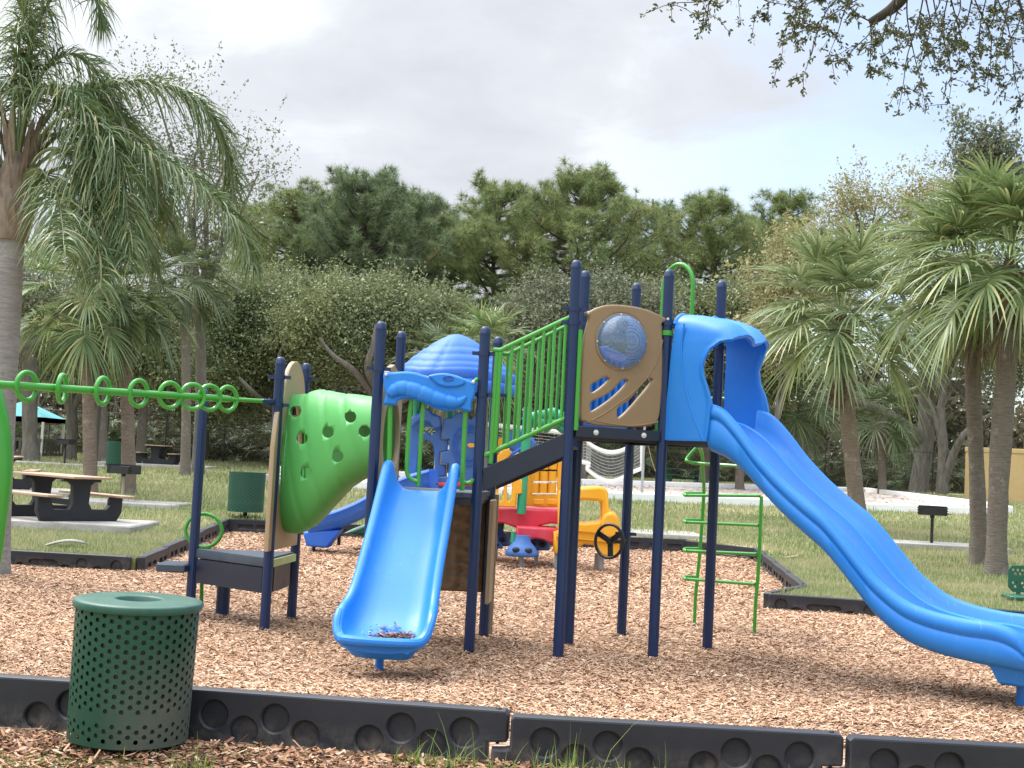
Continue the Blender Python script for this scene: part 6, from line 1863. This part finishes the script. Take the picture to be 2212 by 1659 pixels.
def oak(label, base, r, blobs_px, Y, ncl, per, size, crad, mat, name='oak_tree', group='oaks and scrub trees behind the lawn', fork=None, limbs_px=(), twigs=50, barkm='bark_oak', depth=.8, extra=0):
    b = Vector((base[0], base[1], lawn_z(base[0], base[1])))
    root = empty(name, b, label, 'tree', group)
    blobs = []
    for u, v, ru, rv in blobs_px:
        c = PY(u, v, Y + R.uniform(-.5, .5)); kx = ru * Y / FPX; kz = rv * Y / FPX
        blobs.append(((c.x, c.y, c.z), kx, min(kx, kz) * depth + .4, kz, 1.0))
    cl, P_ = blob_points(blobs, ncl, per, crad)
    # leafy shoots that feather the outline of the crown
    mid = cl.mean(0); rel = cl - mid; rk = np.linalg.norm(rel / (np.abs(rel).max(0) + .1), axis=1)
    sel = cl[rk > np.quantile(rk, .55)]; sel = sel[R.integers(0, len(sel), ncl // 7)]
    dv = nrm(nrm(sel - mid) * .8 + R.normal(0, .45, sel.shape) + np.array([0, 0, .75])); ln = R.uniform(.5, 1.7, len(sel))
    tq = R.uniform(0, 1, (len(sel), 22)); sp = sel[:, None] + dv[:, None] * (ln[:, None] * tq)[..., None] + R.normal(0, .10, (len(sel), 22, 3)) * (1.15 - tq)[..., None]
    P_ = np.concatenate([P_, sp.reshape(-1, 3)])
    soup('crown', leaf_quads(P_, size, .5), 4, M[mat], root)
    mb = MB()
    fk = Vector(fork) if fork is not None else b.lerp(Vector(blobs[0][0]), .45)
    mb.tube(cr([b - Z * .2, b.lerp(fk, .1), b.lerp(fk, .5) + Vector((r * .4, 0, 0)), fk], 5), list(np.interp(np.linspace(0, 1, 16), [0, .08, .4, 1], [r * 1.7, r * 1.2, r, r * .8])), 12)
    for i, bl in enumerate(blobs):
        t_ = Vector(bl[0]); m_ = fk.lerp(t_, .5) + Vector((R.normal(0, .4), R.normal(0, .3), R.uniform(-.4, .6)))
        C = cr([fk - Z * .1, fk.lerp(m_, .4) + Vector((R.normal(0, .1), 0, .1)), m_, t_], 5); mb.tube(C, list(np.linspace(r * .55, r * .12, len(C))), 8)
        for j in range(max(2, twigs // len(blobs))):
            q_ = Vector(C[R.integers(6, len(C))]); e_ = Vector(cl[R.integers(0, len(cl))])
            if (e_ - q_).length < 4.0:
                mm = q_.lerp(e_, .5) + Vector((R.normal(0, .15), R.normal(0, .15), R.normal(0, .2)))
                mb.tube(cr([q_, mm, e_], 3), list(np.linspace(r * .13, .008, 7)), 5)
    for L_ in limbs_px:
        C = cr([PY(u, v, y) for u, v, y, _ in L_], 6); mb.tube(C, list(np.interp(np.linspace(0, 1, len(C)), np.linspace(0, 1, len(L_)), [q_[3] for q_ in L_])), 10)
    mb.build('trunk', M[barkm], root, angle=80)
    return root
def at(u, Y): return ((u - 1106) / FPX * Y, Y)
def atv(u, v, Y):
    p = PY(u, v, Y); return (p.x, p.y)
oak('grey green scrub oak with pale forked trunk behind the navy posts', atv(835, 990, 57), .22, [(790, 700, 130, 75), (700, 730, 100, 70), (890, 735, 110, 65), (840, 665, 80, 45), (760, 745, 100, 45), (900, 755, 90, 40), (945, 690, 50, 40)], 57, 3900, 48, .115, .42, 'oak', fork=PY(828, 850, 57),
    limbs_px=[[(828, 870, 57, .2), (842, 815, 54.5, .16), (890, 788, 54, .11), (950, 800, 54, .06)], [(826, 865, 57, .2), (795, 800, 54.5, .16), (806, 745, 54, .11), (812, 700, 54, .05)], [(830, 870, 57, .2), (862, 828, 54.5, .15), (885, 800, 54, .12), (900, 750, 54, .06)], [(826, 880, 57, .18), (768, 805, 54.5, .13), (720, 768, 54, .09), (690, 730, 54, .05)], [(832, 890, 57, .15), (905, 845, 54.5, .12), (960, 830, 54, .06)]])
oak('broad olive scrub oak in the gap between the feather palm and the tunnel', atv(590, 990, 60), .2, [(560, 730, 110, 85), (640, 690, 90, 60), (520, 670, 70, 60), (610, 745, 110, 60), (500, 790, 80, 80), (690, 650, 60, 40)], 60, 3600, 48, .12, .42, 'oak', fork=PY(600, 880, 60),
    limbs_px=[[(602, 890, 60, .16), (640, 850, 57.5, .13), (662, 815, 57, .10), (705, 770, 57, .05)], [(600, 895, 60, .15), (560, 860, 57.5, .12), (515, 815, 57, .07)], [(602, 890, 60, .16), (612, 840, 57.5, .13), (600, 780, 57, .08), (622, 730, 57, .05)]])
oak('silvery grey oak low behind the tall posts', atv(1260, 1010, 58), .2, [(1250, 690, 110, 60), (1150, 720, 80, 70), (1350, 700, 90, 70), (1250, 770, 130, 60), (1400, 770, 80, 70), (1180, 650, 50, 40), (1310, 640, 50, 35)], 58, 3000, 46, .115, .40, 'oak_g', fork=PY(1262, 860, 58))
oak('olive scrub oak behind the bubble panel and hood', atv(1520, 1030, 62), .22, [(1500, 720, 110, 80), (1600, 690, 90, 90), (1420, 700, 70, 60), (1560, 800, 110, 60), (1660, 760, 70, 90)], 62, 2400, 34, .155, .42, 'oak', fork=PY(1525, 880, 62))
oak('yellowish scrub tree beside the shaggy palm crown', atv(1690, 1040, 56), .16, [(1660, 720, 45, 70), (1700, 640, 50, 70), (1720, 560, 50, 60)], 56, 600, 30, .14, .35, 'oak_p')
oak('tall thin-leaved oak rising behind the feather palm', atv(430, 1000, 48), .22, [(330, 180, 60, 45), (420, 200, 50, 40), (500, 330, 80, 60), (560, 370, 45, 45), (420, 330, 90, 90), (300, 330, 80, 90), (480, 450, 80, 70), (220, 230, 60, 80), (380, 520, 110, 80)], 48, 620, 17, .11, .30, 'oak_g', fork=PY(430, 640, 48), twigs=120)
oak('pale oak with a thick lichen grey trunk and low spreading limbs at the right', atv(1985, 1066, 72), .50, [(1840, 430, 80, 65), (1960, 430, 80, 70), (1880, 520, 110, 70), (2060, 420, 70, 60), (2000, 560, 110, 80), (1780, 600, 80, 80)], 72, 1250, 22, .15, .36, 'oak_p', fork=PY(2000, 800, 72), twigs=90,
    limbs_px=[[(1990, 950, 72, .42), (1960, 925, 71.5, .36), (1900, 885, 71, .30), (1840, 865, 70.5, .24), (1770, 850, 70, .15), (1720, 815, 70, .08)], [(2005, 840, 72, .3), (2060, 830, 71, .22), (2110, 875, 70, .16), (2150, 880, 70, .1)], [(2000, 850, 72, .28), (1960, 800, 71, .2), (1930, 760, 71, .12), (1900, 700, 71, .06)], [(2010, 830, 72, .3), (2050, 770, 72, .2), (2110, 740, 72, .1)]])
oak('second grey oak with forked stems between the big oak and the right palms', atv(2035, 1066, 70), .30, [(2100, 330, 60, 50), (2150, 400, 80, 80), (2100, 640, 80, 100), (2180, 760, 70, 90), (2060, 720, 70, 70)], 70, 1300, 26, .19, .4, 'oak_g', fork=PY(2030, 880, 70), twigs=80,
    limbs_px=[[(2040, 1040, 70, .25), (2060, 980, 69.5, .22), (2085, 935, 69, .16), (2130, 900, 69, .10), (2200, 870, 69, .06)], [(2035, 960, 70, .2), (2020, 900, 70, .15), (2005, 860, 70, .1)]])
oak('dark mossy oak trunk in front of the teal canopy', atv(152, 1000, 56), .26, [(150, 740, 60, 60), (230, 760, 60, 60), (60, 720, 60, 80), (330, 780, 60, 60)], 56, 700, 26, .16, .4, 'oak', fork=PY(150, 850, 56),
    limbs_px=[[(150, 900, 56, .2), (175, 850, 56, .15), (200, 810, 56, .1)]])
oak('oak limb reaching right from behind the big grey palm trunk', atv(14, 1010, 40), .16, [(160, 660, 60, 50), (60, 640, 60, 50)], 40, 260, 20, .12, .3, 'oak_g', fork=PY(16, 800, 40), twigs=20,
    limbs_px=[[(16, 800, 40, .15), (45, 750, 40, .14), (85, 735, 40, .12), (130, 700, 40, .08), (160, 690, 40, .05)]])

oak('olive scrub oak filling the space between the two broad scrub oaks', atv(700, 1000, 63), .2, [(690, 700, 90, 55), (740, 650, 60, 35), (640, 740, 90, 65), (720, 745, 100, 50), (590, 640, 60, 45)], 63, 2300, 48, .12, .42, 'oak', fork=PY(700, 870, 63))
oak('olive scrub oak thickening the wood behind the slide header', atv(980, 1010, 61), .2, [(960, 720, 70, 50), (1000, 780, 80, 60), (930, 820, 90, 60), (1060, 820, 80, 50), (1080, 750, 60, 40)], 61, 1700, 34, .15, .42, 'oak_g', fork=PY(985, 880, 61))
oak('shadowy scrub oak behind the ring rail', atv(440, 1000, 64), .2, [(440, 740, 90, 90), (380, 820, 80, 80), (480, 850, 80, 60), (330, 740, 80, 80)], 64, 1500, 34, .15, .42, 'oak', fork=PY(440, 890, 64))
# ---- pines
def pine(label, u, Y, top_v, crown_bot_v, wpx, mat='pine', nb=46, tuft=20, seed=0, base_v=1000):
    rg = np.random.default_rng(seed)
    x, y = atv(u, top_v, Y); b = Vector((x, y, lawn_z(x, y))); zt = PY(u, top_v, Y).z; zb = PY(u, crown_bot_v, Y).z; W_ = wpx * Y / FPX / 2 * 1.5
    root = empty('slash_pine', b, label, 'pine tree', 'tall pines behind the lawn')
    mb = MB(); path = [Vector((x + .25 * math.sin(i * .7 + seed), y, b.z - .2 + (zt - .4 - b.z) * i / 14)) for i in range(15)]
    mb.tube(path, list(np.interp(np.linspace(0, 1, 15), [0, 1], [.34, .05])), 10)
    ends = []; dirs = []
    def trunk_at(z):
        i = min(13, max(0, (z - b.z) / (zt - .4 - b.z) * 14)); k_ = int(i); return path[k_].lerp(path[k_ + 1], i - k_)
    for i in range(nb):
        f = (i + .5) / nb
        z = zb + (zt - zb) * (f ** .85) * .97 - (1.2 if f < .2 else .2)
        prof = (1 - f ** 2.4) ** .5 * (.60 + .55 * math.sin(PI * min(1, f * 1.1 + .18)))
        L_ = W_ * prof * rg.uniform(.65, 1.12)
        az = i * 2.399 + rg.normal(0, .3)
        hz = Vector((math.cos(az), math.sin(az) * .9, 0)); p0 = trunk_at(z - .25 * L_)
        rise = (.35 + .65 * f) * L_ * rg.uniform(.5, 1.0)
        C = cr([p0, p0 + hz * L_ * .35 + Z * rise * .15, p0 + hz * L_ * .72 + Z * rise * .5 + Vector((rg.normal(0, .15), rg.normal(0, .15), 0)), p0 + hz * L_ + Z * rise], 4)
        mb.tube(C, list(np.linspace(.05 + .012 * L_, .012, len(C))), 5)
        nsub = max(4, int(3 + 2.9 * L_))
        for j in range(nsub):
            t = rg.uniform(.38, 1.0); q_ = C[int(t * (len(C) - 1))]
            dv = (hz * rg.uniform(.1, 1) + Vector((rg.normal(0, .75), rg.normal(0, .75), rg.uniform(.05, .95)))).normalized()
            e_ = q_ + dv * rg.uniform(.35, 1.15) * (1.15 - .4 * t)
            if j % 2 == 0: mb.tube([q_, q_.lerp(e_, .6) + Z * .04, e_], [.014, .011, .007], 4)
            ends.append(e_); dirs.append((dv + Z * .6).normalized())
            if rg.uniform() < .6:
                ends.append(e_ - dv * .28 + Vector(rg.normal(0, .15, 3))); dirs.append((dv + Vector(rg.normal(0, .4, 3))).normalized())
        ends.append(C[-1] + Z * .1); dirs.append(Vector((0, 0, 1)))
    mb.build('trunk', M['bark_pine'], root, angle=80)
    E = np.array([tuple(e) for e in ends]); D = np.array([tuple(d) for d in dirs])
    nn = tuft * 2; k = len(E)
    E2 = np.repeat(E, nn, 0); D2 = np.repeat(D, nn, 0)
    d = nrm(D2 * .55 + nrm(rg.normal(0, 1, E2.shape)) * .95)
    l = rg.uniform(.32, .66, len(E2)) * (Y / 80) ** .3
    sd = nrm(np.cross(d, rg.normal(0, 1, E2.shape))) * .0125
    st = E2 + d * .02 + rg.normal(0, .03, E2.shape)
    tipp = st + d * l[:, None] + DOWN * (l * .12)[:, None]
    soup('crown', np.stack([st - sd, st + sd, tipp], 1), 3, M[mat], root)
    return root
pine('left pine with a rounded crown, first above the scrub oaks', 648, 82, 388, 640, 220, 'pine', 62, 22, 1)
pine('wide bushy pine left of centre', 800, 80, 352, 660, 270, 'pine_d', 92, 22, 2)
pine('darker pine leaning out on the right of the wide pine', 915, 84, 405, 640, 190, 'pine_d', 67, 22, 3)
pine('tall pine just right of the open gap in the treetops', 1085, 80, 368, 660, 200, 'pine', 75, 22, 4)
pine('tallest pine with a pointed top, behind the tall navy posts', 1262, 78, 345, 670, 270, 'pine', 107, 22, 5)
pine('narrow light green pine right of the tallest one', 1412, 84, 410, 660, 120, 'pine_d', 52, 22, 6)
pine('separate pine with layered crown above the green arch', 1540, 80, 398, 640, 180, 'pine', 70, 22, 7)
pine('yellow green pine top beside the shaggy palm', 1715, 86, 388, 640, 170, 'pine', 62, 22, 8)
pine('slim background pine between the wide pine and the gap', 985, 92, 445, 690, 90, 'pine_d', 50, 22, 9)
pine('background pine filling the space behind the tallest one', 1180, 92, 400, 700, 170, 'pine_d', 57, 22, 10)
pine('background pine half hidden by the layered pine', 1640, 94, 440, 700, 160, 'pine_d', 50, 22, 11)

pine('pine filling the left end of the row above the feather palm tip', 585, 90, 425, 650, 190, 'pine', 64, 20, 14)
pine('full green pine standing low between the left pine and the wide pine', 725, 86, 405, 680, 230, 'pine', 84, 20, 15)
pine('broad pine on the right shoulder of the wide pine', 885, 88, 405, 690, 230, 'pine_d', 84, 20, 16)

# ---- undergrowth: palmettos, dry brush and the dim wood behind
S = []
for i in range(330):
    u = R.uniform(-60, 2280); right = u > 1150
    Y = R.uniform(64.5, 69) if not right else R.uniform(73.5, 80)
    x, y = atv(u, 1000, Y); zz = lawn_z(x, y); n = R.integers(6, 11); hgt = R.uniform(.3, 2.3)
    for j in range(n):
        e = R.uniform(-.2, 1.2); az = R.uniform(0, 2 * PI)
        out = np.array([math.cos(az) * math.cos(e), math.sin(az) * math.cos(e), math.sin(e)])
        S.append(fan((x + R.normal(0, .4), y + R.normal(0, .3), zz + hgt * R.uniform(.2, 1)), out, R.uniform(.4, .9), R.uniform(.5, .85), nseg=15, droop=.5, wseg=.055, m=4, spread=2.0))
strips('palmetto_undergrowth', np.concatenate(S), M['palmetto'], kind='stuff')
k = 26000
u = R.uniform(-80, 2300, k); Y = np.where(u > 1150, R.uniform(74, 82, k), R.uniform(65, 71, k)); X = (u - 1106) / FPX * Y
zz = lawn_np(X, Y) + np.abs(R.normal(0, 1.15, k))
d = nrm(R.normal(0, 1, (k, 3)) * np.array([1, .6, .9]) + DOWN * .3)
strips('dry_brush', ribbons(np.stack([X, Y, zz], -1), d, R.uniform(.4, 1.2, k), R.uniform(.02, .05, k), nrm(np.cross(d, R.normal(0, 1, (k, 3)))), R.uniform(.1, .8, k), 3), M['brush'], kind='stuff')
k = 90000
u = R.uniform(-120, 2350, k); Y = np.where(u > 1150, R.uniform(80, 92, k), R.uniform(71, 84, k)); X = (u - 1106) / FPX * Y
top = 6.3 + 1.6 * np.sin(X * .33) + 1.2 * np.sin(X * .9 + 1) + np.where(u < 520, 2.5, 0)
zz = lawn_np(X, Y) + top * R.uniform(0, 1, k) ** .9
soup('far_wood', leaf_quads(np.stack([X, Y, zz], -1), .42, .55), 4, M['wood_far'], kind='stuff')
# thin bare stems inside the wood
mb = MB()
for i in range(110):
    u_ = R.uniform(-40, 2250); Y_ = R.uniform(66, 74) + (9 if u_ > 1150 else 0); x, y = atv(u_, 1000, Y_); z0_ = lawn_z(x, y); h_ = R.uniform(2.5, 7)
    mb.tube(cr([Vector((x, y, z0_)), Vector((x + R.normal(0, .3), y, z0_ + h_ * .5)), Vector((x + R.normal(0, .8), y, z0_ + h_))], 3), list(np.linspace(R.uniform(.03, .09), .01, 7)), 5)
tag(mb.build('bare_stems', M['bark_oak']), kind='stuff')

# ---- live oak bough hanging into the top right corner; its trunk stands outside the frame
OY = 10.2
ob = Vector((7.6, 10.6, lawn_z(7.6, 10.6)))
oroot = empty('live_oak', ob, 'live oak whose dark leafy bough hangs into the top right corner', 'tree')
mb = MB()
mb.tube(cr([ob - Z * .2, ob + Z * 1.5, ob + Vector((-.3, 0, 3.4)), PY(2420, -420, OY), PY(2160, -260, OY), PY(2000, -90, OY), PY(1955, -15, OY), PY(1925, 20, OY), PY(1880, 48, OY)], 5), list(np.interp(np.linspace(0, 1, 41), [0, .2, .5, .75, 1], [.36, .28, .16, .055, .03])), 12)
tw = []
def twig(pts, r0=.006, y=OY):
    C = cr([PY(u, v, y) for u, v in pts], 5); mb.tube(C, list(np.linspace(r0, .0018, len(C))), 5); tw.append(C)
src = (2000, -90)
TW = [[(1700, -80), (1590, -25), (1520, 2), (1450, 8), (1388, 32)], [(1560, -40), (1535, 0), (1528, 30), (1522, 52)], [(1720, -70), (1690, -10), (1660, 5), (1636, 28)],
      [(1900, -60), (1810, -10), (1740, 10), (1700, 60), (1688, 128)], [(1880, -40), (1800, 5), (1770, 60), (1752, 120), (1735, 165)], [(1870, -40), (1830, 10), (1810, 70), (1790, 120)], [(1880, 46), (1850, 30), (1820, 5), (1780, -10)],
      [(1880, 48), (1882, 90), (1878, 148)], [(1900, 30), (1880, 70), (1850, 100), (1825, 130)], [(1960, -20), (1960, 40), (1975, 120), (1990, 180), (2000, 238)], [(2000, -40), (1985, 40), (1960, 120), (1950, 190), (1938, 248)],
      [(2010, -60), (2020, 20), (2045, 110), (2055, 170), (2048, 225)], [(2040, -60), (2060, 20), (2080, 90), (2105, 150), (2100, 195)], [(2080, -70), (2110, 10), (2140, 80), (2140, 150), (2160, 180)], [(2120, -80), (2160, 10), (2185, 90), (2190, 160), (2205, 215)],
      [(2160, -80), (2200, 0), (2225, 80), (2212, 150), (2190, 175)], [(1940, -30), (1920, 50), (1905, 90), (1912, 135)], [(1990, -40), (2010, 50), (2000, 100), (2015, 150)], [(2060, -60), (2040, 30), (2030, 80), (2000, 110)], [(2110, -70), (2090, 40), (2060, 90), (2075, 140)], [(1840, -50), (1765, -15), (1725, 15), (1702, 35)], [(2150, -80), (2120, 40), (2110, 110), (2080, 150)], [(2200, -90), (2170, 50), (2160, 110), (2150, 140)],
      [(1930, -40), (1860, -5), (1800, 30), (1760, 55), (1742, 90)], [(1750, -60), (1735, -5), (1722, 50), (1712, 80)], [(1970, -40), (1940, 20), (1930, 70), (1945, 105)], [(2140, -90), (2150, 20), (2130, 70), (2120, 100)], [(2060, -80), (2075, 10), (2060, 60), (2072, 95)], [(2190, -80), (2205, 30), (2180, 90), (2175, 120)], [(2020, -80), (2030, 0), (2010, 40), (1985, 75)]]
for L_ in TW:
    y = OY + R.uniform(-.5, .6); twig(L_, .007, y)
    for j in range(6):
        i = R.integers(1, len(L_)); u, v = L_[i]; du = R.normal(0, 34); dv = abs(R.normal(22, 22))
        twig([(u, v), (u + du * .5, v + dv * .3), (u + du, v + dv)], .0035, y + R.normal(0, .08))
mb.build('bough', bark('dark_bough_bark', (.03, .024, .018, 1), (.09, .07, .05, 1), 9), oroot, angle=80)
P_ = []; Dl = []
for C in tw:
    for i in range(1, len(C)):
        n = R.integers(0, 3) if i < len(C) - 2 else 5
        if R.uniform() < .12: n += 6
        for j in range(n):
            P_.append(tuple(C[i] + Vector(R.normal(0, .012, 3)))); t = (C[i] - C[i - 1]).normalized(); Dl.append(tuple(t * .6 + Vector(R.normal(0, .8, 3))))
P_ = np.array(P_); d = nrm(np.array(Dl)); k = len(P_)
l = R.uniform(.022, .05, k)[:, None]; s = nrm(np.cross(d, R.normal(0, 1, (k, 3)))) * R.uniform(.0055, .0095, k)[:, None]
V = np.stack([P_, P_ + d * l * .35 + s, P_ + d * l * .8 + s * .8, P_ + d * l, P_ + d * l * .8 - s * .8, P_ + d * l * .35 - s], 1)
soup('leaves', V, 6, M['oak_s'], oroot)
